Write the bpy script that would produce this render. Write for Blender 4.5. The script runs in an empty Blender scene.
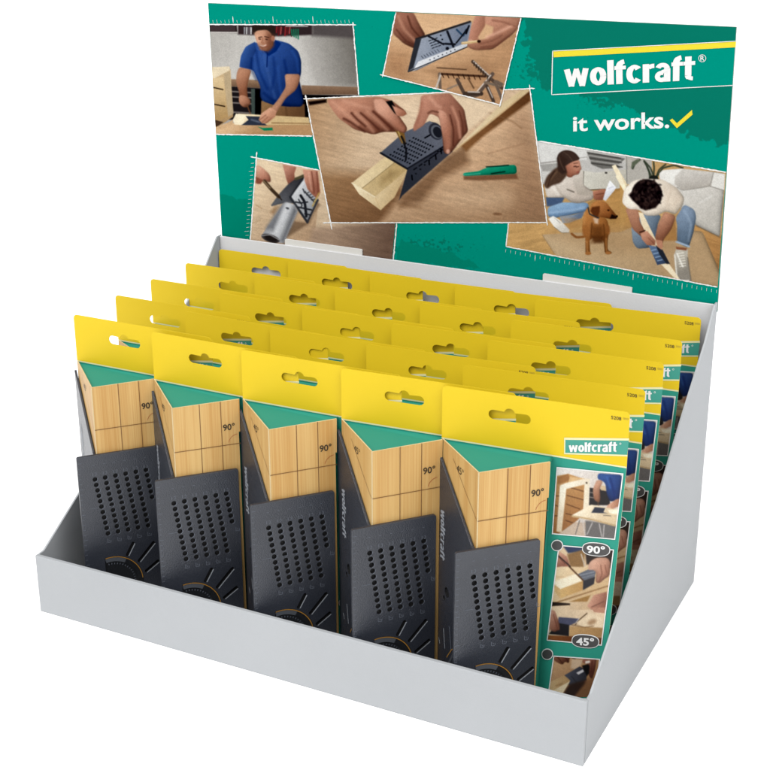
import bpy, bmesh, math, random
import numpy as np
from mathutils import Vector, Matrix
from mathutils.geometry import tessellate_polygon
random.seed(7); rng = np.random.default_rng(7)
S = 0.5                       # one unit below = the tray's width = 0.5 m
G = 2.12                      # light level on upright faces (albedo = print colour / G)
scene = bpy.context.scene
COL = scene.collection

# ------------------------------------------------------------------ camera
CP = np.array([1.55992, -1.85080, 1.38071]); YAW, PIT, ROL, F = -0.541835, -0.389455, -0.038647, 1531.241
PX, PY = 246.3265, 396.2252
fw = np.array([math.sin(YAW)*math.cos(PIT), math.cos(YAW)*math.cos(PIT), math.sin(PIT)])
_r = np.cross(fw, [0, 0, 1]); _r /= np.linalg.norm(_r); _u = np.cross(_r, fw)
rt = _r*math.cos(ROL)+_u*math.sin(ROL); up = -_r*math.sin(ROL)+_u*math.cos(ROL)
cd = bpy.data.cameras.new("camera"); cam = bpy.data.objects.new("camera", cd); COL.objects.link(cam)
M = Matrix(((rt[0], up[0], -fw[0], CP[0]*S), (rt[1], up[1], -fw[1], CP[1]*S), (rt[2], up[2], -fw[2], CP[2]*S), (0, 0, 0, 1)))
cam.matrix_world = M
cd.sensor_width = 36; cd.lens = F/770*36; cd.shift_x = (385-PX)/770; cd.shift_y = (PY-385)/770
cd.clip_start = 0.05; cd.clip_end = 200; scene.camera = cam

# traced outlines of flat prints are laid on the plane of the sheet they are printed on
def rays(X, Y):
    X = np.asarray(X, float); Y = np.asarray(Y, float)
    return fw + rt*((X-PX)/F)[..., None] - up*((Y-PY)/F)[..., None]
HY = 0.6169                   # plane of the header's front
def hdr(X, Y, lift=0.0):
    d = rays(X, Y); t = (HY-CP[1])/d[..., 1]
    P = CP + d*t[..., None]; P[..., 1] = HY-lift
    return P
CA, SA = math.cos(math.radians(3.6)), math.sin(math.radians(3.6))
A5 = np.array([.7123, .1307, .4232]); ZB = .4182          # ZB: height of the colour change above the pack's foot
cdv = np.array([CA, SA, 0]); cnv = np.array([-SA, CA, 0])
BEND = .05
def bend(x, z, amp):
    return -amp*np.maximum(0, x-.165)/.12*np.maximum(0, ZB-z)/.4
def crd(X, Y, lift=0.0):      # point of the right-hand pack's own card, in the pack's coordinates
    d = rays(X, Y); off = np.zeros(d.shape[:-1])
    for _ in range(25):
        t = ((A5-CP)@cnv+off)/(d@cnv); P = CP+d*t[..., None]
        lx = (P-A5)@cdv; lz = P[..., 2]-A5[2]+ZB
        off = .5*off+.5*bend(lx, lz, BEND)
    return np.stack([lx, off-lift, lz], -1)

# ------------------------------------------------------------------ helpers
def lin(c):
    c = np.asarray(c, float)/255.
    return np.where(c <= .04045, c/12.92, ((c+.055)/1.055)**2.4)
def mat(name, rgb, rough=.55, gain=G, spec=.3, coat=0, noise=None, bump=None, sub=0):
    m = bpy.data.materials.new(name); m.use_nodes = True; nt = m.node_tree; b = nt.nodes['Principled BSDF']
    c = [float(v) for v in np.minimum(lin(rgb)/gain, .97)]+[1]
    b.inputs['Base Color'].default_value = c; b.inputs['Roughness'].default_value = rough
    b.inputs['Specular IOR Level'].default_value = spec; b.inputs['Coat Weight'].default_value = coat
    b.inputs['Coat Roughness'].default_value = .15
    tc = nt.nodes.new('ShaderNodeTexCoord')
    if noise:                 # (scale vector, noise scale, amount)
        mp = nt.nodes.new('ShaderNodeMapping'); mp.inputs['Scale'].default_value = noise[0]
        n = nt.nodes.new('ShaderNodeTexNoise'); n.inputs['Scale'].default_value = noise[1]; n.inputs['Detail'].default_value = 5
        r = nt.nodes.new('ShaderNodeMapRange'); r.inputs['From Min'].default_value = .3; r.inputs['From Max'].default_value = .7
        r.inputs['To Min'].default_value = 1-noise[2]; r.inputs['To Max'].default_value = 1+noise[2]
        mx = nt.nodes.new('ShaderNodeVectorMath'); mx.operation = 'SCALE'; mx.inputs[0].default_value = c[:3]
        nt.links.new(tc.outputs['Object'], mp.inputs[0]); nt.links.new(mp.outputs[0], n.inputs['Vector'])
        nt.links.new(n.outputs['Fac'], r.inputs['Value']); nt.links.new(r.outputs[0], mx.inputs['Scale'])
        nt.links.new(mx.outputs[0], b.inputs['Base Color'])
    if bump:
        n = nt.nodes.new('ShaderNodeTexNoise'); n.inputs['Scale'].default_value = bump[0]; n.inputs['Detail'].default_value = 4
        bp = nt.nodes.new('ShaderNodeBump'); bp.inputs['Strength'].default_value = bump[1]; bp.inputs['Distance'].default_value = .001
        nt.links.new(tc.outputs['Object'], n.inputs['Vector']); nt.links.new(n.outputs['Fac'], bp.inputs['Height'])
        nt.links.new(bp.outputs[0], b.inputs['Normal'])
    return m
def ink_mat(name, rough=.5, spec=.2):
    m = bpy.data.materials.new(name); m.use_nodes = True; nt = m.node_tree; b = nt.nodes['Principled BSDF']
    a = nt.nodes.new('ShaderNodeAttribute'); a.attribute_name = 'ink'
    nt.links.new(a.outputs['Color'], b.inputs['Base Color']); b.inputs['Roughness'].default_value = rough
    b.inputs['Specular IOR Level'].default_value = spec
    return m
def tag(o, **k):
    for a, b in k.items(): o[a] = b
    return o
def meshobj(name, V, Fc, mats, parent=None, midx=None, smooth=False):
    me = bpy.data.meshes.new(name)
    me.from_pydata((np.asarray(V, float)*S).tolist(), [], Fc)
    for m in mats: me.materials.append(m)
    if midx is not None: me.polygons.foreach_set('material_index', midx)
    if smooth: me.polygons.foreach_set('use_smooth', [True]*len(Fc))
    me.update()
    o = bpy.data.objects.new(name, me); COL.objects.link(o)
    if parent: o.parent = parent
    return o
class MB:                     # mesh collector with several materials
    def __init__(s): s.V = []; s.F = []; s.I = []; s.mats = []
    def mi(s, m):
        if m not in s.mats: s.mats.append(m)
        return s.mats.index(m)
    def add(s, V, Fc, m):
        k = len(s.V); s.V += [tuple(map(float, v)) for v in V]; i = s.mi(m)
        for f in Fc: s.F.append([k+j for j in f]); s.I.append(i)
    def poly(s, V, m): s.add(V, [list(range(len(V)))], m)
    def slab(s, V, n, m):     # convex/concave outline V thickened along vector n
        V = [np.asarray(v, float) for v in V]; n = np.asarray(n, float); N = len(V)
        tris = [list(t) for t in tessellate_polygon([[Vector(v) for v in V]])]
        W = V+[v+n for v in V]
        Fc = tris+[[N+j for j in reversed(t)] for t in tris]+[[i, (i+1) % N, N+(i+1) % N, N+i] for i in range(N)]
        s.add(W, Fc, m)
    def obj(s, name, parent=None, fix=False, bevel=0):
        o = meshobj(name, s.V, s.F, s.mats, parent, s.I)
        if fix or bevel:
            bm = bmesh.new(); bm.from_mesh(o.data)
            bmesh.ops.remove_doubles(bm, verts=bm.verts, dist=1e-6)
            bmesh.ops.dissolve_limit(bm, angle_limit=.01, verts=bm.verts, edges=bm.edges, delimit={'MATERIAL'})
            bmesh.ops.recalc_face_normals(bm, faces=bm.faces)
            if bevel:
                bmesh.ops.bevel(bm, geom=[e for e in bm.edges if len(e.link_faces) == 2 and e.calc_face_angle() > .5], offset=bevel*S, segments=2, affect='EDGES', profile=.6)
            bm.to_mesh(o.data); bm.free()
        return o
_tc = {}
def glyphs(txt, bold=0.0):
    k = (txt, bold)
    if k not in _tc:
        cu = bpy.data.curves.new('t', 'FONT'); cu.body = txt; cu.offset = bold; cu.resolution_u = 4
        o = bpy.data.objects.new('t', cu); COL.objects.link(o)
        dg = bpy.context.evaluated_depsgraph_get(); me = bpy.data.meshes.new_from_object(o.evaluated_get(dg))
        V = np.array([v.co[:2] for v in me.vertices]); Fc = [list(p.vertices) for p in me.polygons]
        bpy.data.objects.remove(o); bpy.data.meshes.remove(me)
        lo, hi = V.min(0), V.max(0); _tc[k] = ((V-lo)/(hi-lo), Fc)
    return _tc[k]
def text_on(mb, txt, quad, fn, m, lift, bold=0.0, g=None):   # quad: TL TR BR BL in tracing coordinates
    V, Fc = (g or glyphs(txt, bold))[:2]; Lz = g[2] if g else 0; TL, TR, BR, BL = [np.array(q, float) for q in quad]
    u, v = V[:, :1], V[:, 1:]
    Q = BL*(1-u)*(1-v)+BR*u*(1-v)+TL*(1-u)*v+TR*u*v
    mb.add(fn(Q[:, 0], Q[:, 1], lift+Lz), Fc, m)
# heavy condensed lettering drawn as strokes: letter = list of (polyline, width)
def arcp(cx, cy, rx, ry, a0, a1, n=12):
    return [(cx+rx*math.cos(math.radians(a0+(a1-a0)*i/n)), cy+ry*math.sin(math.radians(a0+(a1-a0)*i/n))) for i in range(n+1)]
def stroke(pts, w):
    P = [np.array(p, float) for p in pts]; L, R = [], []
    for i, p in enumerate(P):
        a = P[max(i-1, 0)]; b = P[min(i+1, len(P)-1)]; d = b-a; d /= np.linalg.norm(d)+1e-12; n = np.array([-d[1], d[0]])
        ww = w[i] if isinstance(w, (list, tuple)) else w
        k = 1.
        if 0 < i < len(P)-1:
            e = P[i]-P[i-1]; e /= np.linalg.norm(e)+1e-12; k = 1/max(.5, abs(float(np.dot(e, d))))
        L.append(p+n*ww/2*k); R.append(p-n*ww/2*k)
    V = L+R; N = len(P)
    return V, [[i, i+1, N+i+1, N+i] for i in range(N-1)]
def logo_glyphs():
    V = []; Fc = []; Ls = []
    def put(x, y, st):
        for q, (pts, w) in enumerate(st):
            v, f = stroke(pts, w); k = len(V); Ls.extend([q*.00012]*len(v)); V.extend([(x+a[0], y+a[1]) for a in v]); Fc.extend([[k+j for j in q] for q in f])
    T = .21; X = .74          # stem width, x-height
    x = 0
    put(x, 0, [([(.09, X), (.23, 0)], .19), ([(.23, 0), (.40, X)], .15), ([(.40, X), (.57, 0)], .15), ([(.57, 0), (.71, X)], .19)]); x += .84
    def ring(a0, a1): return [(arcp(.26, X/2, .165, X/2-.075, a0, a1, 28), [.20 if abs(math.cos(math.radians(a0+(a1-a0)*i/28))) > .55 else .165 for i in range(29)])]
    put(x, 0, ring(0, 360)); x += .56
    put(x, 0, [([(.105, 0), (.105, 1.0)], T)]); x += .235
    F_ = [([(.155, 0), (.155, .72)], T), (arcp(.335, .72, .18, .19, 180, 95, 8), [T]*5+[.18]*4), ([(0, X-.075), (.37, X-.075)], .15)]
    put(x, 0, F_); x += .385
    put(x, 0, ring(42, 318)); x += .53
    put(x, 0, [([(.105, 0), (.105, X)], T), (arcp(.36, X-.23, .20, .145, 150, 85, 6), .17)]); x += .405
    put(x, 0, [([(.39, 0), (.39, .52)], T), (arcp(.24, .52, .15, .145, 0, 165, 10), .17), (arcp(.21, .215, .135, .14, 60, 330, 16), .165), ([(.22, .40), (.40, .46)], .12)]); x += .53
    put(x, 0, F_); x += .38
    put(x, 0, [([(.165, .2), (.165, .93)], T), (arcp(.31, .2, .145, .125, 180, 275, 8), [T]*4+[.15]*5), ([(0, X-.075), (.39, X-.075)], .15)]); x += .40
    V = np.array(V); lo, hi = V.min(0), V.max(0)
    return ((V-lo)/(hi-lo), Fc, np.array(Ls))
LOGO = logo_glyphs()

# ------------------------------------------------------------------ painter of the printed pictures
def vnoise(x, y, seed=0):
    xi = np.floor(x).astype(np.int64); yi = np.floor(y).astype(np.int64); fx = x-xi; fy = y-yi
    fx = fx*fx*(3-2*fx); fy = fy*fy*(3-2*fy)
    def h(a, b):
        n = (a*374761393+b*668265263+seed*974711) & 0x7fffffff; n = ((n ^ (n >> 13))*1274126177) & 0x7fffffff
        return ((n ^ (n >> 16)) & 0xffff)/65535.
    return (h(xi, yi)*(1-fx)+h(xi+1, yi)*fx)*(1-fy)+(h(xi, yi+1)*(1-fx)+h(xi+1, yi+1)*fx)*fy
def fbm(x, y, seed=0, o=4):
    s = 0; a = .5
    for i in range(o): s = s+a*vnoise(x*2**i, y*2**i, seed+i); a *= .5
    return s/(1-.5**o)
class Paint:
    def __init__(s, quad, nx, ny, base):
        TL, TR, BR, BL = [np.array(q, float) for q in quad]
        u, v = np.meshgrid(np.linspace(0, 1, nx), np.linspace(0, 1, ny)); s.nx, s.ny = nx, ny
        u = u.ravel()[:, None]; v = v.ravel()[:, None]
        Q = TL*(1-u)*(1-v)+TR*u*(1-v)+BL*(1-u)*v+BR*u*v
        s.X, s.Y = Q[:, 0], Q[:, 1]; s.C = np.tile(np.array(base, float), (len(s.X), 1)); s.z = (0, 0, 1)
    def fr(s, x, y, k): s.z = (x, y, k)
    def pt(s, p): return np.array([(s.z[0]+a*s.z[2], s.z[1]+b*s.z[2]) for a, b in p], float)
    def parse(s, t): return s.pt([tuple(map(float, q.split(','))) for q in t.split()])
    def put(s, idx, al, col):
        if isinstance(col, tuple) and col[0] == 'g':
            p, q = s.parse(col[3]); d = q-p; t = np.clip(((s.X[idx]-p[0])*d[0]+(s.Y[idx]-p[1])*d[1])/(d@d), 0, 1)[:, None]
            c = np.array(col[1], float)*(1-t)+np.array(col[2], float)*t
        else: c = np.array(col, float)
        s.C[idx] = s.C[idx]*(1-al[:, None])+c*al[:, None]
    def poly(s, t, col, soft=.7, a=1.):
        P = s.parse(t) if isinstance(t, str) else t
        org = isinstance(t, str) and len(P) >= 8
        if org:               # soft organic outline
            for mc in (1.7, .7):
                N_ = np.roll(P, -1, 0); L_ = np.linalg.norm(N_-P, axis=1, keepdims=True)+1e-9; c_ = np.minimum(.25, mc/L_)
                P = np.stack([P+(N_-P)*c_, N_-(N_-P)*c_], 1).reshape(-1, 2)
        m = soft+1; idx = np.nonzero((s.X > P[:, 0].min()-m) & (s.X < P[:, 0].max()+m) & (s.Y > P[:, 1].min()-m) & (s.Y < P[:, 1].max()+m))[0]
        if not len(idx): return
        x, y = s.X[idx], s.Y[idx]; ins = np.zeros(len(idx), bool); dd = np.full(len(idx), 1e9)
        for i in range(len(P)):
            (x0, y0), (x1, y1) = P[i-1], P[i]
            c = ((y0 > y) != (y1 > y)); ins ^= c & (x < (x1-x0)*(y-y0)/((y1-y0) if y1 != y0 else 1e-9)+x0)
            L = (x1-x0)**2+(y1-y0)**2+1e-12; t_ = np.clip(((x-x0)*(x1-x0)+(y-y0)*(y1-y0))/L, 0, 1)
            dd = np.minimum(dd, (x-x0-t_*(x1-x0))**2+(y-y0-t_*(y1-y0))**2)
        sd = np.sqrt(dd)*np.where(ins, 1, -1)
        al = np.clip(.5+sd/soft, 0, 1)*a
        s.put(idx, al, col)
        if org and isinstance(col, tuple) and col[0] == 'g' and a == 1.:   # the print's own soft modelling towards a form's outline
            lit = np.clip((s.X[idx]-P[:, 0].mean())/(np.ptp(P[:, 0])+1e-6)+(s.Y[idx]-P[:, 1].mean())/(np.ptp(P[:, 1])+1e-6)+.55, .25, 1.2)
            s.C[idx] *= (1-al*.30*lit*np.exp(-np.maximum(sd, 0)/2.0))[:, None]
    def line(s, t, w, col, soft=.7, a=1.):     # w in frame units
        P = s.parse(t); w = w*s.z[2]; m = w+soft+1
        if len(P) == 3 or len(P) == 4:
            Q = [P[0]]
            for k in range(1, len(P)-1): Q += [P[k]*.7+P[k-1]*.3, P[k]*.92+(P[k-1]+P[k+1])*.04, P[k]*.7+P[k+1]*.3]
            P = np.array(Q+[P[-1]])
        idx = np.nonzero((s.X > P[:, 0].min()-m) & (s.X < P[:, 0].max()+m) & (s.Y > P[:, 1].min()-m) & (s.Y < P[:, 1].max()+m))[0]
        if not len(idx): return
        x, y = s.X[idx], s.Y[idx]; dd = np.full(len(idx), 1e9)
        for i in range(1, len(P)):
            (x0, y0), (x1, y1) = P[i-1], P[i]; L = (x1-x0)**2+(y1-y0)**2+1e-12
            t_ = np.clip(((x-x0)*(x1-x0)+(y-y0)*(y1-y0))/L, 0, 1); dd = np.minimum(dd, (x-x0-t_*(x1-x0))**2+(y-y0-t_*(y1-y0))**2)
        s.put(idx, np.clip(.5+(w/2-np.sqrt(dd))/soft, 0, 1)*a, col)
    def ell(s, cx, cy, rx, ry, col, ang=0, soft=.7, a=1.):
        n = 24; c, q = math.cos(math.radians(ang)), math.sin(math.radians(ang))
        s.poly(s.pt([(cx+rx*math.cos(k*2*math.pi/n)*c-ry*math.sin(k*2*math.pi/n)*q, cy+rx*math.cos(k*2*math.pi/n)*q+ry*math.sin(k*2*math.pi/n)*c) for k in range(n)]), col, soft, a)
    def grain(s, t, amt, sx, sy, ang=0, seed=1, soft=2.):  # streaks inside an outline (None = all)
        c, q = math.cos(math.radians(ang)), math.sin(math.radians(ang))
        u = (s.X*c+s.Y*q)*sx; v = (-s.X*q+s.Y*c)*sy
        n = (fbm(u, v, seed, 4)-.5)*2*amt
        if t is None: s.C = s.C*(1+n[:, None]); return
        keep = s.C.copy(); k = s.C*(1+n[:, None])
        mk = s.C; s.C = np.zeros_like(keep); s.poly(t, (1, 1, 1), soft); al = s.C[:, :1].copy(); s.C = keep*(1-al)+k*al
    def build(s, name, fn, lift, m, parent, speck=.015, blur=1):
        if blur:
            s.C = s.C.mean(1, keepdims=True)*.16+s.C*.84; s.C = 126+(s.C-126)*1.26-9
            A = s.C.reshape(s.ny, s.nx, 3)
            for _ in range(blur):
                A = np.pad(A, ((1, 1), (1, 1), (0, 0)), 'edge'); A = (A[:-2]+2*A[1:-1]+A[2:])/4; A = (A[:, :-2]+2*A[:, 1:-1]+A[:, 2:])/4
            s.C = A.reshape(-1, 3)
            m_ = (fbm(s.X*1.3, s.Y*1.3, 70, 3)-.5)*.16+(fbm(s.X*.22, s.Y*.22, 71, 3)-.5)*.07
            s.C = s.C*(1+m_)[:, None]
        s.C = s.C*(1+rng.normal(0, speck, len(s.C)))[:, None]; blur = 0
        V = fn(s.X, s.Y, lift); nx, ny = s.nx, s.ny
        i = (np.arange(ny-1)[:, None]*nx+np.arange(nx-1)[None]).ravel()
        o = meshobj(name, V, np.stack([i, i+nx, i+nx+1, i+1], 1).tolist(), [m], parent)
        at = o.data.color_attributes.new('ink', 'FLOAT_COLOR', 'POINT')
        L = np.minimum(lin(np.clip(s.C, 0, 255))/G, .97); at.data.foreach_set('color', np.concatenate([L, np.ones((len(L), 1))], 1).ravel().astype(np.float32))
        return o

# ------------------------------------------------------------------ materials
m_card = mat('grey_cardboard', (191, 194, 197), .6, G, .25, noise=((1, 1, 1), 7, .03), bump=(700, .12))
m_cardin = mat('grey_cardboard_inside', (234, 234, 235), .6, G, .25, noise=((1, 1, 1), 7, .03), bump=(700, .12))
m_edge = mat('cut_board_edge', (205, 205, 200), .8)
m_slot = mat('dark_fold_gap', (70, 70, 72), .9)
m_white = mat('white_ink', (252, 252, 250), .5)
m_yel = mat('yellow_ink', (246, 226, 30), .5)
m_green = mat('green_ink', (0, 150, 131), .5)
m_tab = mat('white_board', (240, 238, 233), .6)
m_pyel = mat('pack_yellow', (250, 215, 34), .55, G, .2, coat=.0, noise=((1, 1, 1), 14, .02))
m_pgreen = mat('pack_green', (46, 160, 138), .55, G, .2)
m_plogo = mat('pack_logo_green', (70, 168, 150), .45)
m_pline = mat('pack_pale_line', (250, 246, 190), .5)
m_pback = mat('pack_back_white', (246, 244, 236), .7, 1.15)
m_ink = mat('dark_ink', (70, 55, 35), .6)
m_red = mat('red_ink', (190, 70, 40), .6)
m_badge = mat('badge_grey', (82, 80, 80), .5)
m_tool = mat('slate_plastic', (50, 54, 64), .33, G, .6, noise=((1, 1, 1), 30, .10), bump=(1100, .45))
m_hole = mat('hole_painted_dark', (14, 14, 16), .7)  # darkness painted in: blind holes and slots coloured black as if cut through
m_tmark = mat('tool_mark_and_glint', (112, 118, 130), .5)
m_tmark2 = mat('tool_lettering_and_glint', (165, 170, 178), .5)
m_gold = mat('brass_rim', (196, 142, 62), .35, G, .5)
m_dialg = mat('dial_grey', (92, 96, 103), .3, G, .5)
m_diald = mat('dial_dark', (34, 36, 40), .3, G, .5)
m_woodl = mat('wood_rim_pale', (240, 215, 165), .6)
m_line = mat('wood_ruling', (132, 88, 45), .6)
m_hink = ink_mat('header_ink', .7, .0); m_cink = ink_mat('pack_ink', .4)
def wood_mat():
    m = mat('printed_bamboo', (226, 186, 118), .5); nt = m.node_tree; b = nt.nodes['Principled BSDF']
    tc = nt.nodes.new('ShaderNodeTexCoord'); sep = nt.nodes.new('ShaderNodeSeparateXYZ'); nt.links.new(tc.outputs['Object'], sep.inputs[0])
    cb = nt.nodes.new('ShaderNodeCombineXYZ')
    for i, (k, sc) in enumerate((('X', 2200), ('Z', 9))):
        mu = nt.nodes.new('ShaderNodeMath'); mu.operation = 'MULTIPLY'; mu.inputs[1].default_value = sc
        nt.links.new(sep.outputs[k], mu.inputs[0]); nt.links.new(mu.outputs[0], cb.inputs[i])
    n = nt.nodes.new('ShaderNodeTexNoise'); n.inputs['Scale'].default_value = 1; n.inputs['Detail'].default_value = 4
    oi = nt.nodes.new('ShaderNodeObjectInfo'); om = nt.nodes.new('ShaderNodeMath'); om.operation = 'MULTIPLY'; om.inputs[1].default_value = 90
    nt.links.new(oi.outputs['Random'], om.inputs[0]); nt.links.new(om.outputs[0], cb.inputs[2])
    nt.links.new(cb.outputs[0], n.inputs['Vector'])
    cb2 = nt.nodes.new('ShaderNodeCombineXYZ')
    for i, (k, sc) in enumerate((('X', 150), ('Z', 5))):
        mu = nt.nodes.new('ShaderNodeMath'); mu.operation = 'MULTIPLY'; mu.inputs[1].default_value = sc
        nt.links.new(sep.outputs[k], mu.inputs[0]); nt.links.new(mu.outputs[0], cb2.inputs[i])
    nt.links.new(om.outputs[0], cb2.inputs[2])
    n2 = nt.nodes.new('ShaderNodeTexNoise'); n2.inputs['Scale'].default_value = 1; nt.links.new(cb2.outputs[0], n2.inputs['Vector'])
    ad = nt.nodes.new('ShaderNodeMath'); ad.operation = 'ADD'; nt.links.new(n.outputs['Fac'], ad.inputs[0]); nt.links.new(n2.outputs['Fac'], ad.inputs[1])
    r = nt.nodes.new('ShaderNodeValToRGB'); r.color_ramp.elements[0].position = .38; r.color_ramp.elements[1].position = .62
    hf = nt.nodes.new('ShaderNodeMath'); hf.operation = 'MULTIPLY'; hf.inputs[1].default_value = .5; nt.links.new(ad.outputs[0], hf.inputs[0])
    r.color_ramp.elements[0].color = [*(float(v) for v in lin((214, 164, 92))/G), 1]; r.color_ramp.elements[1].color = [*(float(v) for v in lin((236, 196, 126))/G), 1]
    nt.links.new(hf.outputs[0], r.inputs[0]); nt.links.new(r.outputs[0], b.inputs['Base Color'])
    return m
m_wood = wood_mat()

# ------------------------------------------------------------------ setting
gm = bpy.data.materials.new('white_surface'); gm.use_nodes = True
gb = gm.node_tree.nodes['Principled BSDF']; gb.inputs['Base Color'].default_value = (.95, .95, .95, 1); gb.inputs['Roughness'].default_value = 1; gb.inputs['Specular IOR Level'].default_value = 0
fl = meshobj('ground', [(-60, -60, 0), (60, -60, 0), (60, 60, 0), (-60, 60, 0)], [[0, 1, 2, 3]], [gm]); fl['kind'] = 'structure'

# ------------------------------------------------------------------ tray
tray = bpy.data.objects.new('display_box', None); COL.objects.link(tray)
tag(tray, label='open grey cardboard counter display with sloping sides and tall green picture header', category='display box')
T = .0035; D = .6129; XL, XR = .0287, .9955; ZBk = .5312; Z0 = .0005
mb = MB()                      # front lip
mb.slab([(.0, 0, Z0), (1, 0, Z0), (1, 0, .1128), (0, 0, .1128)], (0, .0075, 0), m_card); mb.obj('front_panel', tray, True, .0012)
def side(P0, P1, nrm, name, xs, bk):  # P0 front foot, P1 back foot
    P0, P1 = np.array(P0), np.array(P1); e = P1-P0
    prof = [(0, Z0), (1, Z0), (1, bk), (.975, bk), (.9, bk*.905), (.70, .389), (.51, .294), (.20, .181), (.02, .1135), (0, .1128)]
    mb = MB(); mb.slab([(P0[0]+e[0]*t, P0[1]+e[1]*t, z) for t, z in prof], nrm, m_card); return mb.obj(name, tray, True, .001)
side((0.0, .0088, 0), (XL, D+.004, 0), (T, 0, 0), 'side_panel', 0, .5345)
side((1.0, .0088, 0), (XR+.001, D+.004, 0), (-T, 0, 0), 'side_panel', 0, .530)
mb = MB(); mb.slab([(XL+T+.0003, D, Z0), (XR-T+.0007, D, Z0), (XR-T+.0007, D, .5275), (XL+T+.0003, D, .5335)], (0, -T, 0), m_cardin); mb.obj('back_panel', tray, True, .0009)
mb = MB(); mb.slab([(T+.001, .008, Z0), (.9935, .008, Z0), (.989, D-T-.0005, Z0), (XL+T+.001, D-T-.0005, Z0)], (0, 0, .0045), m_cardin); mb.obj('base_panel', tray, True)
for a, b, z0, z1 in ((.1768, .3406, .5436, .5425), (.6934, .8522, .5415, .5372)):   # locking tabs folded over the rear wall
    mb = MB(); mb.slab([(a, D-.0005, .5240), (b, D-.0005, .5230), (b, D-.0005, z1-.001), (b-.003, D-.0005, z1), (a+.002, D-.0005, z0), (a, D-.0005, z0-.001)], (0, .0035, 0), m_tab)
    mb.obj('locking_tab', tray, True)

# ------------------------------------------------------------------ header
def h3(p, lift=0): return hdr(np.array([p[0]]), np.array([p[1]]), lift)[0]
HQ = [(208, 3), (736.5, 27), (717.3, 312), (222.6, 246)]
mb = MB(); mb.slab([h3(p, -.0002) for p in HQ], (0, .005, 0), m_edge); board = mb.obj('header_board', tray, True, .0006)
bg = Paint(HQ, 700, 380, (0, 151, 131))
DK = (7, 122, 103)
def jag(P, poly, col, amp, seed, soft=.5, extra=0):
    x, y = P.X.copy(), P.Y.copy()
    P.X = x+(fbm(x*.16, y*.16, seed, 5)-.5)*amp; P.Y = y+(fbm(x*.16+40, y*.16, seed+9, 5)-.5)*amp
    P.poly(poly, col, soft); P.X, P.Y = x, y
jag(bg, '522,0 745,0 745,152 700,137 668,128 640,112 602,99 575,92 555,88 540,84 533,60 524,38', DK, 22, 3)
# dry-brush speckle at the edge of the dark field
n1 = fbm(bg.X*.45, bg.Y*.45, 21, 4); w = np.exp(-(((bg.X-536)/20)**2+((bg.Y-68)/22)**2))*.9+np.exp(-(((bg.X-608)/26)**2+((bg.Y-101)/11)**2))
w += np.exp(-(((bg.X-425)/48)**2+((bg.Y-248)/11)**2))*.85
al = np.clip((n1+w*.5-.86)*14, 0, 1)[:, None]; bg.C = bg.C*(1-al)+np.array(DK)*al
jag(bg, '205,196 232,196 238,200 246,199 254,203 256,250 205,250', (0, 135, 113), 6, 5)
jag(bg, '398,240 430,246 450,252 470,262 480,270 396,262', (2, 137, 115), 10, 6)
bg.poly('553.2,51 736.6,41.2 733.5,85.2 551.8,94.6', (0, 150, 131), .6)
pb = bg.build('printed_background', hdr, .0003, m_hink, board, .006, 0)

# --- picture 1: man marking a beam at a bench
p = Paint([(209.6, 24.6), (353.4, 24.8), (362, 136), (216, 134.2)], 360, 276, (165, 163, 160)); p.fr(205, 20, .15584)
p.poly('0,0 1000,0 1000,480 0,480', ('g', (176, 173, 167), (196, 193, 188), '0,100 300,300'))
p.poly('560,0 1000,0 1000,440 700,440', ('g', (186, 183, 178), (120, 116, 110), '620,200 960,120'), 12)
p.poly('0,20 210,25 212,85 0,80', (60, 50, 50)); p.line('30,78 212,80', 8, (205, 200, 195)); p.line('208,30 212,85', 6, (225, 222, 218))
p.poly('0,36 195,36 198,72 0,70', (84, 72, 74))
p.poly('212,28 690,28 690,95 480,105 212,92', (70, 58, 60), 2)
for i, c in enumerate([(150, 150, 155), (190, 190, 192), (110, 105, 110), (205, 205, 205)]): p.poly(f'{250+i*14},45 {260+i*14},45 {258+i*14},92 {250+i*14},92', c)
for i in range(8): p.line(f'{462+i*14},45 {458+i*14},{80+(i*17)%24}', 8, [(160, 50, 55), (120, 40, 45), (180, 80, 80), (90, 40, 45)][i % 4])
for i in range(4): p.line(f'{556+i*14},60 {560+i*13},{100+i*7}', 8, (40, 130, 100))
p.line('520,40 660,40', 6, (230, 228, 225), a=.7)
p.poly('690,28 1000,28 1000,120 690,100', (96, 90, 90), 4)
p.poly('150,378 360,385 370,438 160,425', ('g', (160, 130, 105), (120, 96, 78), '200,380 200,430')); p.poly('620,418 1000,430 1000,480 620,478', ('g', (150, 122, 100), (120, 96, 78), '800,420 800,480'))
p.poly('150,425 370,438 370,640 150,640', (52, 48, 50)); p.poly('620,478 1000,485 1000,640 620,640', (30, 28, 32))
for y in (458, 492, 530, 590): p.line(f'170,{y} 300,{y+8}', 9, (128, 120, 116))
p.poly('296,440 322,442 322,610 300,610', (80, 92, 88)); p.poly('322,442 362,446 362,620 322,615', (22, 24, 32))
# crate on the left
p.poly('40,310 155,298 165,320 182,620 66,700 40,640', ('g', (205, 180, 140), (176, 146, 106), '60,320 130,640'))
p.poly('52,375 118,365 150,620 66,650', ('g', (214, 190, 148), (178, 146, 100), '80,380 100,640'))
p.poly('40,302 158,298 160,322 60,375 48,372', (222, 206, 176)); p.poly('120,345 160,322 184,600 150,620', (186, 166, 134))
p.line('52,432 116,446', 7, (50, 36, 28)); p.line('58,540 128,554', 7, (50, 36, 28)); p.poly('64,640 120,655 70,690', (90, 70, 55))
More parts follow.
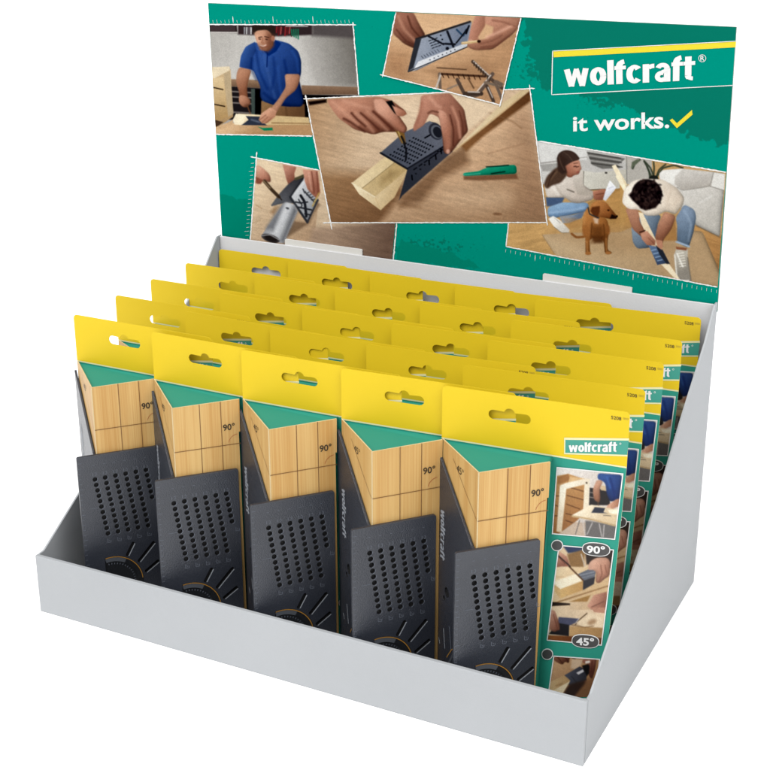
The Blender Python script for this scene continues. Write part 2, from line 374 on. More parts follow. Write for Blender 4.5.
# trousers, shirt, arms
p.poly('362,520 640,540 644,640 360,640', ('g', (150, 116, 82), (112, 84, 60), '400,530 560,640'), 1); p.line('520,560 530,630', 10, (96, 72, 52), 2, .6)
p.poly('222,300 300,318 285,370 270,430 276,500 292,530 276,560 246,560 218,530 222,470 200,400 204,340', ('g', (190, 140, 112), (150, 100, 76), '220,350 290,420'), 1)
p.line('262,520 292,602', 7, (120, 84, 60))
p.poly('222,480 262,486 294,512 292,545 262,548 250,560 228,545 218,515', ('g', (205, 154, 126), (158, 106, 82), '220,490 290,545'), 1)
p.poly('320,140 420,180 452,126 540,150 600,200 618,260 618,345 604,380 636,520 622,556 540,556 440,545 370,520 354,490 358,430 310,320 222,300 232,230 262,172', ('g', (58, 92, 158), (36, 60, 114), '380,260 590,420'), .9)
p.poly('222,300 232,230 262,172 320,140 330,190 304,250 300,318', ('g', (66, 102, 166), (42, 68, 124), '230,220 310,260'), 1)
for t, c, a in (('330,200 350,330 400,440', (22, 48, 108), .5), ('380,230 410,360 450,500', (88, 122, 184), .35), ('440,240 450,340 430,440', (22, 48, 110), .45), ('510,260 530,360 520,480', (18, 42, 100), .5), ('470,300 480,420 500,520', (66, 110, 190), .3), ('304,250 300,320 330,380', (16, 40, 96), .5), ('560,200 590,250 600,330', (62, 106, 186), .35), ('380,470 440,520 540,545', (16, 38, 92), .45)):
    p.line(t, 14, c, 3, a)
p.poly('380,200 420,180 452,126 490,150 460,200 410,232', (26, 58, 124), 1); p.line('402,208 398,300', 6, (20, 44, 104), 1)
p.poly('512,346 612,346 606,400 584,450 520,500 470,580 440,610 420,570 470,510 520,430', ('g', (200, 150, 122), (150, 102, 80), '500,430 600,480'), 1)
p.poly('316,80 330,130 345,170 372,198 410,200 440,165 442,110 420,60 330,60', ('g', (208, 158, 130), (150, 100, 78), '350,120 440,150'), 1)
p.poly('300,30 452,30 456,90 440,120 424,84 400,62 330,68 312,92 304,70', (66, 54, 50), 1.2)
p.poly('316,84 330,130 345,168 362,190 352,130 340,90', (226, 178, 150), 3, .5); p.poly('400,80 444,100 438,165 405,198 396,150', (128, 84, 66), 5, .75); p.ell(436, 118, 12, 18, (166, 114, 92)); p.ell(352, 122, 9, 4, (70, 46, 40), 8, 1, .8); p.ell(396, 124, 9, 4, (66, 42, 36), 8, 1, .8); p.line('345,112 366,108', 5, (70, 45, 38)); p.line('384,106 410,112', 5, (70, 45, 38)); p.line('372,120 364,146 378,148', 5, (160, 108, 84), 1)
p.line('358,162 374,168 392,160', 5, (232, 214, 204), 1, .8); p.line('352,170 374,180 400,168', 4, (130, 76, 64), 1.2, .8); p.poly('345,150 350,170 372,198 410,200 440,165 436,140 410,185 372,184', (120, 84, 70), 6, .55); p.ell(372, 186, 26, 8, (150, 104, 84), 0, 2, .6)
# bench, beam, tool, hand
p.poly('60,690 140,660 700,660 700,750 60,735', ('g', (214, 180, 140), (186, 148, 108), '200,660 300,740')); p.poly('66,700 180,640 180,668 120,700', (206, 172, 132))
p.poly('180,640 216,600 668,625 672,672 200,672', ('g', (232, 214, 178), (206, 180, 134), '300,600 420,672')); p.poly('180,640 200,600 270,612 240,672 190,670', (240, 226, 196))
p.line('430,660 690,664', 6, (150, 116, 80), 1); p.poly('262,616 372,620 352,640 400,676 236,674 280,640', (66, 72, 86)); p.line('300,640 350,655', 10, (104, 112, 128), 1.4)
p.poly('420,560 460,585 452,620 400,662 368,664 346,640 362,600', ('g', (214, 164, 136), (172, 120, 94), '380,590 430,660'), 1)
for t in ('390,610 352,640', '405,622 368,656', '425,632 388,664'): p.line(t, 5, (140, 92, 72), 1, .7)
p.poly('340,684 370,692 434,690 436,708 380,710', (30, 140, 100)); p.line('200,720 640,735', 4, (170, 132, 94), 2, .5)
p.build('printed_photo', hdr, .0006, m_hink, board)

# --- picture 2: pipe being marked
p = Paint([(256.6, 157.8), (399, 185), (391.5, 266), (249, 262)], 300, 220, (214, 190, 160)); p.fr(240, 150, .12987)
p.poly('60,40 640,100 560,800 60,800', ('g', (226, 204, 172), (190, 160, 130), '150,200 520,640'))
p.poly('560,600 1400,520 1300,900 500,900', ('g', (176, 150, 128), (126, 102, 88), '700,600 1150,680'), 6); p.grain(None, .07, .08, .8, 14, 4)
p.line('120,420 170,450', 5, (150, 110, 70), 1, .5); p.line('100,560 160,540', 4, (170, 140, 105), 1.5, .6)
p.poly('330,110 436,130 420,180 424,236 400,258 372,262 356,220', ('g', (196, 142, 122), (150, 98, 82), '360,150 420,200'), 1)
p.poly('232,480 270,430 300,440 262,500', (150, 116, 84), 3, .6); p.poly('420,545 520,560 620,420 600,400 540,560 400,650 330,690', (120, 96, 76), 3, .7)
p.poly('232,436 300,340 372,262 430,220 492,188 496,230 400,350 390,380 440,410 330,410', ('g', (112, 114, 120), (70, 70, 76), '300,420 470,220'), 1)
p.poly('388,362 490,230 500,190 530,230 598,372 520,556 440,430', ('g', (208, 210, 214), (150, 154, 160), '400,350 560,480'), .9)
p.line('388,362 520,556', 18, (66, 68, 74), .8); p.line('520,556 600,385', 16, (74, 74, 80), .8); p.line('388,362 492,206', 12, (60, 62, 68), .8); p.line('430,222 496,196', 22, (96, 90, 70), 1)
for i in range(5): p.line(f'{486+i*18},{300+i*20} {500+i*18},{330+i*18}', 9, (70, 72, 78)); p.line(f'{520+i*15},{330+i*18} {534+i*15},{322+i*18}', 7, (70, 72, 78))
p.line('468,350 500,400 512,510', 20, (50, 52, 58), .8); p.line('430,400 470,408 520,400', 12, (60, 62, 68)); p.line('450,440 550,460', 12, (56, 58, 64)); p.line('500,490 545,500', 10, (56, 58, 64)); p.line('452,380 480,425 470,440', 9, (60, 62, 68))
p.poly('330,415 360,402 420,420 446,470 340,715 240,712 165,660', ('g', (150, 152, 156), (190, 192, 196), '230,520 300,560'), 1)
p.poly('300,450 330,416 352,412 260,620 200,600', (122, 124, 130), 5, .8); p.poly('352,410 388,412 290,650 262,640', (216, 218, 222), 5, .85); p.poly('420,420 446,470 340,715 310,700', (104, 106, 112), 5, .8)
p.ell(236, 680, 74, 30, (88, 84, 84), 18); p.ell(240, 684, 54, 22, (58, 52, 50), 18, 2); p.line('168,660 230,650 300,690', 4, (205, 206, 210))
p.ell(366, 448, 14, 8, (92, 94, 100), 20)
p.poly('126,110 170,130 232,190 240,250 200,240 180,232 150,262 122,256', ('g', (226, 176, 150), (176, 116, 96), '140,140 190,250'), 1.2); p.poly('122,205 180,232 160,262 122,256', (150, 92, 74), 1.5)
p.line('190,240 240,300 300,360', 26, (86, 70, 56), .9); p.line('182,238 232,292', 9, (150, 128, 100), 1); p.line('296,352 322,384', 8, (60, 52, 48))
p.poly('484,150 600,158 620,330 590,372 560,345 520,300 500,240', ('g', (206, 152, 130), (160, 106, 88), '510,180 600,260'), 1)
for t in ('552,165 566,250 572,330', '592,170 600,260 604,350'): p.line(t, 9, (128, 78, 64), 1, .8)
p.line('530,180 544,260 552,310', 9, (230, 184, 162), 2, .6); p.line('610,330 560,430', 10, (190, 160, 90), 1)
p.build('printed_photo', hdr, .0006, m_hink, board)

# --- picture 3: couple and dog in a living room
p = Paint([(518, 137.6), (726.2, 172.2), (717.8, 287), (506.2, 246.4)], 500, 280, (196, 160, 110)); p.fr(535, 140, .12987)
p.poly('-200,-50 900,-50 900,340 -200,340', ('g', (206, 204, 200), (190, 188, 184), '50,60 400,200'))
p.poly('30,20 400,70 400,150 45,180', (212, 211, 208)); p.line('45,178 200,158', 8, (150, 146, 142)); p.poly('40,190 200,176 220,240 60,240', (166, 164, 160)); p.line('45,180 400,130', 6, (168, 164, 160))
p.poly('350,230 470,250 712,224 704,372 376,386', ('g', (206, 203, 192), (186, 182, 170), '400,250 680,380')); p.line('376,240 372,380', 6, (120, 114, 104)); p.line('376,386 540,378', 7, (90, 76, 60))
p.poly('400,90 690,140 690,150 640,190 660,215 520,222 440,190', (120, 118, 114), 1.2)
for i in range(5): p.line(f'{410+i*6},{98+i*20} {660+i*3},{140+i*17}', 7, (176, 174, 170) if i % 2 else (74, 72, 70), 1)
p.poly('700,110 712,112 712,360 704,372', (150, 148, 140)); p.ell(548, 252, 10, 7, (80, 76, 72)); p.poly('712,110 900,130 900,330 712,340', (180, 176, 168))
# floor
p.poly('-260,560 80,610 420,480 540,390 720,360 900,380 900,1200 -260,1100', ('g', (204, 164, 108), (186, 144, 90), '100,640 640,480')); p.grain('-260,560 80,610 420,480 540,390 720,360 1500,500 1500,1200 -260,1100', .10, .06, .5, -12, 9)
p.fr(620, 155, .142857); p.poly('0,200 40,230 60,360 0,600', (190, 150, 94)); p.poly('500,480 720,560 720,900 480,800', ('g', (196, 152, 98), (170, 126, 80), '520,520 690,760')); p.grain('500,480 720,560 720,900 480,800', .09, .06, .6, 18, 12)
p.fr(500, 180, .15584)
p.poly('268,350 470,338 770,335 900,280 1300,330 1460,700 900,660 360,485', ('g', (204, 178, 142), (184, 156, 120), '400,380 1100,560'), 1)
p.poly('330,350 560,330 900,300 1150,400 1100,470 760,470 600,430', (176, 144, 106), 16, .6); p.line('272,352 348,470', 4, (170, 140, 104), 1)
# woman
p.fr(535, 140, .12987)
p.poly('98,520 180,480 400,480 420,510 390,550 260,580 150,600 100,590', ('g', (156, 190, 222), (110, 140, 176), '200,480 220,600'), 1); p.poly('84,440 230,440 210,480 120,510 92,510', (84, 104, 136), 1.5)
p.poly('190,590 300,575 390,545 360,600 260,640 215,640', ('g', (150, 166, 186), (110, 124, 146), '250,590 330,620'), 1); p.line('110,560 300,540 380,520', 12, (190, 214, 238), 3, .5)
p.poly('104,606 140,584 196,618 268,690 262,712 206,714 150,670', ('g', (244, 242, 236), (206, 200, 190), '130,600 230,700'), 1); p.line('150,670 206,714 266,712', 5, (150, 138, 122)); p.line('150,600 176,620', 4, (180, 176, 168)); p.line('170,614 196,640', 4, (180, 176, 168))
p.poly('200,590 300,600 380,620 360,660 270,690 230,640', (176, 132, 84), 4, .5)
p.poly('70,330 100,280 160,262 300,275 340,320 450,400 452,456 340,488 280,480 230,440 90,440', ('g', (226, 218, 208), (198, 186, 174), '130,300 280,470'), 1)
p.poly('300,230 370,240 374,380 450,392 450,430 330,420 296,330', ('g', (206, 198, 188), (180, 170, 158), '310,260 380,400'), 1); p.line('150,330 210,430 330,470 440,450', 8, (172, 160, 148), 2, .6); p.line('120,340 180,420', 10, (240, 234, 226), 3, .7); p.line('250,380 300,400', 8, (110, 100, 92), 1.5)
p.poly('230,180 290,160 344,150 350,190 362,222 346,236 340,264 300,270 280,290 240,280', ('g', (206, 150, 126), (160, 104, 84), '320,180 250,260'), 1)
p.line('318,208 336,204', 6, (80, 50, 42), 1); p.line('322,248 342,244', 5, (150, 70, 66), 1); p.line('300,180 330,176', 4, (90, 60, 48), 1)
p.poly('168,130 190,92 240,74 300,88 340,130 346,152 290,165 250,190 226,205 180,190', (82, 66, 60), 1); p.poly('196,200 240,220 250,270 200,330 130,350 96,380 66,350 90,280 150,220', (96, 76, 64), 2)
p.line('220,90 260,120 290,160', 5, (116, 96, 84), 1.5, .6); p.line('180,230 130,290 90,350', 10, (136, 108, 86), 2, .6); p.poly('170,140 200,110 250,150 236,200 246,250 210,262 176,236', (76, 60, 54), 2); p.line('186,130 200,180 226,230', 6, (120, 98, 84), 1.6, .6); p.line('150,240 120,290 100,350', 7, (60, 46, 42), 1.6, .7); p.line('300,205 316,200', 6, (70, 44, 38), 1)
p.poly('446,395 520,376 552,380 540,420 524,462 470,462 452,450', ('g', (190, 132, 108), (140, 88, 70), '470,390 510,460'), 1); p.line('470,420 530,410', 6, (110, 66, 54), 1, .7)
p.poly('578,310 626,364 610,390 545,468 524,456 548,380', ('g', (236, 238, 244), (206, 206, 214), '560,340 580,440')); p.line('566,372 600,360', 3, (170, 170, 180))
p.poly('592,200 620,188 712,340 690,388', ('g', (240, 226, 196), (222, 204, 168), '600,200 700,360'))
# dog
DG = (186, 126, 72)
p.line('284,722 320,750 380,744 410,720', 18, (150, 100, 58), 1)
p.poly('372,590 400,520 430,520 480,560 556,610 574,690 560,770 560,850 590,860 590,876 540,880 530,770 480,750 420,760 425,860 432,880 390,878 388,740 362,690', ('g', (196, 136, 80), (150, 98, 54), '400,560 550,720'), 1)
p.poly('440,740 530,740 520,790 460,790', (80, 52, 34), 3, .8); p.poly('450,600 490,600 486,645 462,640', (222, 200, 180), 2, .8)
p.ell(392, 700, 26, 44, (168, 112, 64), 10, 2, .9); p.ell(562, 690, 16, 40, (150, 98, 56), -6, 2, .9); p.poly('436,660 520,660 528,780 436,790', (112, 72, 42), 5, .7); p.line('440,640 430,760', 6, (96, 60, 36), 1.5, .8); p.line('530,650 540,770', 6, (96, 60, 36), 1.5, .8); p.line('384,560 378,640', 10, (214, 156, 98), 3, .7); p.line('470,480 520,476 556,500', 9, (220, 162, 106), 2.5, .7)
p.poly('425,500 460,468 520,464 556,484 580,520 636,590 626,606 560,606 520,590 480,600 430,560', ('g', (198, 138, 84), (150, 94, 54), '470,480 560,590'), 1)
p.poly('440,515 500,508 500,550 480,604 450,580 428,545', (112, 68, 42), 1.4); p.poly('590,570 636,590 626,606 576,606', (52, 38, 34), 1); p.ell(566, 540, 9, 6, (50, 34, 28)); p.ell(632, 586, 7, 7, (24, 20, 20)); p.line('410,520 420,570 490,600', 9, (60, 66, 72), .8)
p.line('400,780 404,860', 8, (216, 160, 104), 2, .6); p.line('548,760 552,850', 8, (212, 156, 100), 2, .6); p.ell(410, 872, 24, 13, (176, 120, 70)); p.ell(564, 868, 22, 12, (176, 120, 70))
# plant, sofa
p.fr(620, 155, .142857)
for t in ('240,160 215,90 170,40', '236,160 240,90 236,50', '250,160 275,100 320,65', '228,165 190,80 170,45', '254,160 300,90 380,70 440,90', '210,160 205,120 190,80', '90,95 110,50 140,30'): p.line(t, 11, (72, 80, 66), 1)
p.poly('78,95 84,50 120,28 150,34', (106, 114, 96), 1); p.ell(236, 165, 34, 24, (52, 56, 52)); p.line('48,60 50,200', 5, (140, 138, 132))
p.poly('276,130 300,105 440,95 660,118 735,130 728,250 700,575 535,495 440,400 380,250 276,170', ('g', (214, 211, 205), (190, 186, 178), '420,120 660,420'), 1)
p.poly('380,150 440,100 655,120 640,220 440,245 385,205', ('g', (200, 196, 189), (176, 170, 162), '500,120 520,240'), 1); p.line('655,120 632,218 440,248 400,225', 5, (150, 146, 138), 1); p.line('632,218 728,248', 5, (140, 136, 128), 1)
p.poly('276,130 300,106 440,96 385,150 380,205 282,172', (222, 220, 215), 1); p.poly('660,124 735,132 730,244 640,216', (214, 212, 206), 1); p.line('535,340 600,300 720,280', 5, (186, 182, 174), 2, .7); p.line('535,495 700,575', 6, (130, 110, 86), 1)
p.line('560,330 640,290', 8, (226, 224, 220), 3, .6)
# kneeling man
p.poly('80,500 160,410 290,420 260,500 290,600 200,650 120,655 90,610', ('g', (142, 158, 174), (98, 114, 132), '120,480 250,560'), 1)
p.poly('390,440 450,345 520,380 535,430 515,540 480,650 396,610 402,500', ('g', (136, 154, 176), (104, 122, 142), '450,400 520,560'), 1); p.line('396,606 484,640', 14, (160, 178, 198), 1); p.line('450,390 500,480 480,600', 12, (164, 182, 202), 3, .5); p.poly('280,460 390,450 400,600 300,600', (172, 130, 82), 2)
p.poly('395,655 475,660 476,740 500,900 470,930 400,930 378,700', ('g', (196, 190, 176), (150, 144, 134), '400,680 470,800'), 1); p.line('400,690 440,780', 8, (236, 234, 226), 1.4); p.line('400,880 480,880', 12, (230, 228, 220), 1); p.poly('392,640 470,650 465,668 395,660', (150, 100, 74))
for i in range(6): p.line(f'{404+i*3},{690+i*18} {446+i*3},{684+i*18}', 5, (232, 228, 216), 1)
p.line('384,700 396,820 404,920', 8, (226, 222, 212), 1.2); p.line('474,720 498,880', 6, (120, 114, 104), 1.5)
p.poly('-4,110 30,200 50,240 26,250 -30,150', (240, 226, 196))
p.poly('36,370 130,378 140,470 200,560 260,600 250,640 190,630 150,570 90,520', ('g', (192, 142, 116), (150, 102, 80), '60,420 180,560'), 1)
p.poly('310,395 392,425 360,520 300,600 296,650 262,650 244,590 262,500', ('g', (196, 146, 120), (150, 102, 80), '290,450 350,520'), 1)
p.poly('16,320 30,240 90,180 160,165 300,170 400,230 452,300 440,350 390,418 320,392 260,424 180,424 130,380 60,378 20,340', ('g', (240, 230, 216), (216, 202, 184), '80,250 380,330'), 1)
for t in ('310,220 340,300 330,380', '360,240 330,320', '420,300 370,350'): p.line(t, 10, (206, 190, 172), 3, .6)
p.ell(190, 270, 108, 102, (46, 38, 40), 20, 1.5); p.poly('60,280 100,240 120,340 90,320', (50, 40, 42), 2); p.poly('120,330 280,330 250,370 180,388 140,370', (54, 42, 42), 2)
for i in range(90): a = rng.uniform(0, 6.28); r_ = rng.uniform(20, 116); p.ell(190+r_*math.cos(a), 272+r_*.95*math.sin(a), 12, 6, (84, 66, 62) if i % 2 else (28, 24, 28), rng.uniform(0, 180), 1.6, .7)
p.poly('130,400 160,405 300,690 345,765 290,770 260,720 150,480', ('g', (232, 216, 186), (214, 194, 158), '140,420 300,720'))
p.poly('200,630 255,640 345,755 280,765 262,770', ('g', (108, 130, 160), (70, 84, 110), '210,640 310,760')); p.poly('250,630 300,665 350,762 330,766 280,700', (58, 62, 72), .8)
for i in range(4): p.line(f'{222+i*14},{668+i*24} {254+i*14},{660+i*24}', 6, (150, 176, 206), .8)
p.poly('290,765 345,762 420,870 380,860', (236, 220, 190)); p.line('140,540 176,528', 7, (60, 40, 36), .8)
p.poly('146,550 190,530 250,600 246,632 190,630 155,590', ('g', (206, 154, 128), (162, 110, 88), '160,550 230,620'), 1); p.poly('250,590 296,600 302,640 290,662 262,640', (190, 138, 112), 1); p.line('200,580 240,620', 5, (130, 84, 66), 1, .7)
p.build('printed_photo', hdr, .0006, m_hink, board)

# --- picture 4 (largest): marking a square beam
p = Paint([(306.5, 98.6), (530.2, 88.4), (547.2, 222.4), (331, 222.6)], 560, 340, (190, 158, 126)); p.fr(305, 85, .15584)
p.poly('-20,0 2000,0 2000,1000 -20,1000', ('g', (182, 148, 114), (206, 180, 150), '60,150 420,260')); p.poly('560,60 1000,40 900,320 540,330', (222, 200, 172), 40, .7)
p.poly('60,560 600,560 800,1000 100,1000', ('g', (164, 128, 94), (136, 102, 74), '200,600 420,900'), 14)
p.fr(400, 85, .2013)
p.poly('330,250 640,60 740,690 -100,690 0,560 320,330', ('g', (206, 172, 138), (164, 130, 100), '420,260 640,660'), 8)
p.poly('560,120 660,120 740,690 600,690', (156, 122, 96), 30, .6); p.ell(380, 560, 170, 60, (206, 176, 144), 0, 20, .6)
p.poly('0,560 230,350 330,290 345,390 200,470 110,580 0,610', (138, 106, 80), 8, .9); p.poly('300,300 650,20 650,80 420,250 330,330', ('g', (140, 100, 66), (110, 76, 50), '340,280 620,60'), 3)
p.grain(None, .075, .05, .55, 14, 33); p.grain(None, .04, .25, 1.3, 14, 34)
p.line('430,130 560,180 605,215', 5, (140, 106, 78), 2, .6); p.line('440,340 620,290', 5, (150, 116, 90), 2, .5); p.ell(485, 640, 22, 6, (120, 84, 60), 0, 2, .7); p.ell(50, 600, 60, 8, (130, 98, 72), 8, 4, .5)
p.poly('265,330 510,88 600,28 655,20 420,210', ('g', (226, 208, 172), (204, 182, 142), '300,300 600,60'), 1.4); p.poly('220,30 460,80 500,95 330,230 300,100', (222, 200, 170), 3, .8)
p.line('270,328 600,60', 5, (196, 164, 120), 2, .8)
p.fr(305, 85, .15584)
p.poly('20,105 140,90 140,112 30,130', (40, 30, 28), 2)
# the beam end
p.poly('302,628 530,450 660,545 575,720 525,765 487,802 350,700', ('g', (214, 190, 146), (200, 172, 124), '400,560 560,720'))
p.poly('302,628 530,450 586,490 366,665', ('g', (226, 206, 166), (214, 192, 148), '350,600 560,480')); p.line('366,665 590,488', 5, (110, 92, 66), .9)
p.poly('366,665 590,488 655,540 450,716', ('g', (206, 182, 136), (188, 162, 114), '420,660 620,520')); p.poly('500,590 560,550 600,560 540,610 490,640', (150, 124, 84), 8, .6); p.line('545,545 560,640', 8, (160, 134, 92), 3, .5)
p.poly('302,628 450,716 660,545 575,720 525,765 487,802 350,700', ('g', (236, 220, 186), (206, 180, 136), '340,660 560,740')); p.line('450,716 487,800', 4, (196, 170, 124), 1.2, .7); p.line('302,628 450,718', 6, (240, 226, 194), 1)
# the tool
p.fr(400, 85, .2013)
p.poly('-65,330 40,230 150,180 190,190 250,330 10,545 0,560 40,410', ('g', (84, 88, 100), (60, 62, 72), '-20,320 120,460'), .9)
p.poly('-95,335 20,235 150,178 215,230 220,300 40,415', ('g', (92, 97, 110), (108, 112, 124), '-40,320 160,240'), .9)
p.poly('40,415 250,305 262,330 14,548 -4,572', ('g', (62, 66, 76), (78, 80, 90), '30,480 230,330'), .9)
p.line('40,413 225,300', 7, (44, 46, 54), .8); p.line('-95,337 38,416', 10, (48, 50, 58), .8)
for r_ in range(7):
    for c in range(9):
        x = 60+c*13-r_*13.; y = 258+c*6+r_*17-c*.5
        x = 68+c*12-r_*19; y = 262+c*5.4+r_*14
        p.ell(x, y, 5.2, 3.4, (24, 26, 32), -35, .6)
p.ell(180, 230, 34, 44, (64, 66, 76), -30); p.ell(184, 232, 27, 36, (104, 108, 118), -30); p.ell(188, 234, 21, 29, (50, 52, 60), -30); p.line('125,262 150,248', 7, (26, 28, 34))
for i in range(6): p.line(f'{70+i*26},{420-i*18} {84+i*26},{410-i*18}', 5, (28, 30, 36), .6); p.ell(80+i*22, 440-i*22, 4, 3, (24, 26, 30))
for x, y in ((145, 385), (178, 358), (205, 330), (60, 460)): p.line(f'{x},{y-12} {x+2},{y+10}', 6, (22, 24, 28), .6)
# right hand
p.poly('106,50 250,40 285,80 320,120 340,230 320,250 260,330 240,345 218,335 212,250 196,160 150,140 120,200 70,230 66,210 100,130', ('g', (196, 142, 120), (134, 88, 72), '120,80 310,220'), 1.2)
p.poly('186,120 225,130 262,200 262,300 245,342 222,338 214,260 200,180', ('g', (214, 160, 136), (178, 122, 100), '200,160 255,180'), 1.4); p.line('262,110 290,180 300,260', 13, (206, 152, 128), 2.5, .7); p.line('250,150 268,220 266,300', 7, (96, 58, 48), 1.6, .8); p.line('296,130 312,190 314,240', 6, (100, 62, 50), 1.6, .7)
p.line('150,60 180,100 200,110', 12, (220, 170, 146), 4, .6); p.line('110,90 90,170 74,220', 14, (166, 112, 92), 3, .6); p.ell(240, 330, 9, 12, (226, 180, 160), 0, 1.5, .7); p.line('140,140 160,128 190,135', 7, (104, 66, 54), 2, .8)
# left hand with pencil
p.fr(305, 85, .15584)
p.poly('140,92 480,76 560,100 640,160 655,185 625,200 600,190 660,280 640,310 590,300 500,300 440,318 380,300 320,285 220,215 170,150', ('g', (196, 142, 118), (128, 82, 66), '330,100 470,310'), 1.2)
p.poly('440,90 500,85 600,200 655,270 640,312 590,296 520,220 450,160', ('g', (214, 162, 138), (176, 120, 98), '500,160 600,260'), 1.8)
for t in ('300,180 340,225 390,262', '360,180 420,232 475,285', '440,170 500,225 560,280', '250,215 300,240 385,298'): p.line(t, 13, (96, 58, 48), 2.2, .85)
for t in ('330,180 400,250 440,300', '400,170 470,230 530,290', '180,110 260,180 340,250', '250,100 340,130 420,150'): p.line(t, 15, (220, 168, 142), 4, .55)
p.poly('520,105 560,98 586,150 600,200 575,180', (36, 36, 38), .9); p.poly('560,130 640,165 655,185 625,200 590,198', ('g', (206, 150, 126), (160, 106, 84), '580,150 640,195'), 1.4)
p.poly('580,290 640,310 648,370 622,375', (132, 100, 56), 1); p.line('600,300 634,372', 9, (186, 156, 96), 1); p.line('636,370 652,420 648,480', 12, (40, 42, 48), .8); p.line('620,330 640,372', 14, (52, 48, 44), .8)
# green clip pen
p.fr(400, 85, .2013)
p.poly('316,452 580,440 588,466 400,474 318,470', (120, 84, 62), 2, .8); p.poly('314,436 390,428 430,410 500,398 578,396 582,440 460,446 400,448 316,452', ('g', (44, 176, 142), (24, 142, 112), '430,405 440,445'), .8)
p.line('430,406 500,402 540,398', 6, (24, 70, 60), .8); p.line('455,440 490,434 522,430', 6, (20, 60, 50), .8); p.line('316,446 400,440', 4, (110, 206, 178), .9, .6)
p.build('printed_photo', hdr, .0010, m_hink, board)

# --- picture 5: drill bit held against the gauge
p = Paint([(396.5, 11.9), (521.5, 17.6), (500.6, 104.6), (383.4, 75)], 330, 220, (196, 158, 122)); p.fr(380, 5, .18831)
p.poly('0,0 800,0 800,600 0,600', ('g', (208, 170, 132), (184, 144, 108), '100,60 560,420')); p.ell(330, 130, 180, 90, (222, 186, 146), 0, 40, .7); p.poly('20,240 160,240 160,420 20,380', (170, 128, 94), 20, .7); p.grain(None, .06, .06, .6, 6, 50)
p.poly('240,350 560,300 600,330 620,400 340,380', (166, 128, 96), 8, .6)
p.poly('84,34 180,38 210,100 245,160 190,232 130,205 70,150 80,80', ('g', (170, 118, 98), (118, 78, 64), '100,60 200,200'), 1.4); p.line('100,60 130,130 190,190', 13, (196, 146, 122), 3, .7); p.line('150,60 170,120 215,170', 8, (90, 56, 46), 2, .8); p.line('90,130 140,190 190,215', 7, (96, 60, 50), 2, .7)
p.poly('510,52 750,64 730,130 700,160 600,235 510,240 470,225 450,190 490,120', ('g', (204, 152, 128), (150, 104, 84), '560,70 620,220'), 1.2)
p.poly('500,130 560,100 605,115 600,150 560,180 530,185', (206, 168, 130), 2); p.poly('450,190 480,130 510,60 560,56 560,110 510,190 480,205', ('g', (196, 142, 120), (156, 108, 88), '480,150 540,170'), 1.6)
p.line('570,170 640,140 700,110', 14, (222, 174, 150), 3, .7); p.line('540,225 620,215 690,160', 8, (120, 78, 64), 2, .7); p.line('600,80 660,90 715,110', 9, (134, 90, 74), 2, .6); p.line('530,205 600,190 650,160', 7, (130, 86, 70), 2, .6); p.ell(480, 195, 16, 10, (220, 180, 160), -20, 2, .7)
p.poly('195,180 470,86 490,90 465,215 200,345 150,355', ('g', (112, 118, 130), (140, 146, 158), '200,200 440,160'), .9); p.poly('215,180 480,95 462,200 230,310 165,335', ('g', (150, 158, 172), (120, 130, 148), '240,200 420,230'), .9)
p.line('195,180 480,88', 11, (62, 60, 62), .9); p.poly('190,182 222,178 180,330 150,352', (64, 66, 72), .9); p.poly('205,300 470,195 462,222 175,350', ('g', (214, 216, 220), (190, 194, 200), '220,320 450,210'), .9); p.line('152,354 465,222', 5, (56, 56, 60), .8)
p.line('260,165 340,208', 10, (46, 48, 56), .8); p.line('360,140 392,220', 12, (44, 46, 54), .8); p.line('350,205 400,208', 11, (44, 46, 54), .8); p.line('410,130 445,165 460,130', 10, (60, 84, 110), .8); p.line('475,110 460,150', 9, (34, 36, 42), .8)
p.line('408,200 440,160 470,120', 8, (40, 42, 48), .8); p.ell(360, 230, 9, 9, (40, 42, 50))
for i in range(3):
    for j in range(4): p.line(f'{262+i*17+j*6},{190-i*6+j*13} {272+i*17+j*6},{186-i*6+j*13}', 5, (58, 62, 72), .6)
for i in range(3): p.ell(325+i*8, 160+i*22, 4, 4, (30, 32, 38))
for i in range(7): p.line(f'{222+i*14},{270-i*6} {232+i*14},{282-i*6}', 3.5, (86, 92, 104), .6); p.ell(268+i*22, 290-i*9, 3, 3, (60, 62, 70))
p.line('440,202 520,192', 14, (196, 166, 120), .9); p.line('440,199 515,190', 4, (226, 204, 164), .8); p.ell(528, 192, 10, 8, (60, 40, 34))
for t, w, c in (('318,365 322,440', 16, (120, 104, 92)), ('326,365 300,440', 10, (190, 180, 170)), ('330,365 560,378', 12, (90, 66, 52)), ('306,332 460,342', 6, (104, 80, 62)), ('495,300 600,400 650,440', 18, (96, 80, 70)), ('500,298 580,372', 6, (200, 190, 180)), ('360,446 430,415', 10, (150, 132, 116)), ('412,395 455,480', 18, (100, 84, 74)), ('470,388 500,440', 8, (120, 92, 70)), ('600,365 520,480 480,480', 20, (110, 94, 84)), ('590,372 520,455', 6, (206, 196, 186)), ('640,430 560,410', 14, (130, 114, 100)), ('570,430 605,510', 18, (90, 76, 68)), ('576,436 600,490', 5, (200, 192, 184)), ('650,420 610,400 650,500', 16, (120, 104, 92)), ('455,470 540,470', 22, (84, 70, 62)), ('470,460 530,462', 7, (190, 180, 172))):
    p.line(t, w, c, .9)
for i in range(8): p.line(f'{330+i*28},{362+i*1.6} {340+i*28},{384+i*1.6}', 4, (60, 42, 34), .7); p.line(f'{505+i*12},{302+i*12} {500+i*12},{322+i*12}', 4, (60, 50, 44), .6, .8)
p.build('printed_photo', hdr, .0019, m_hink, board)

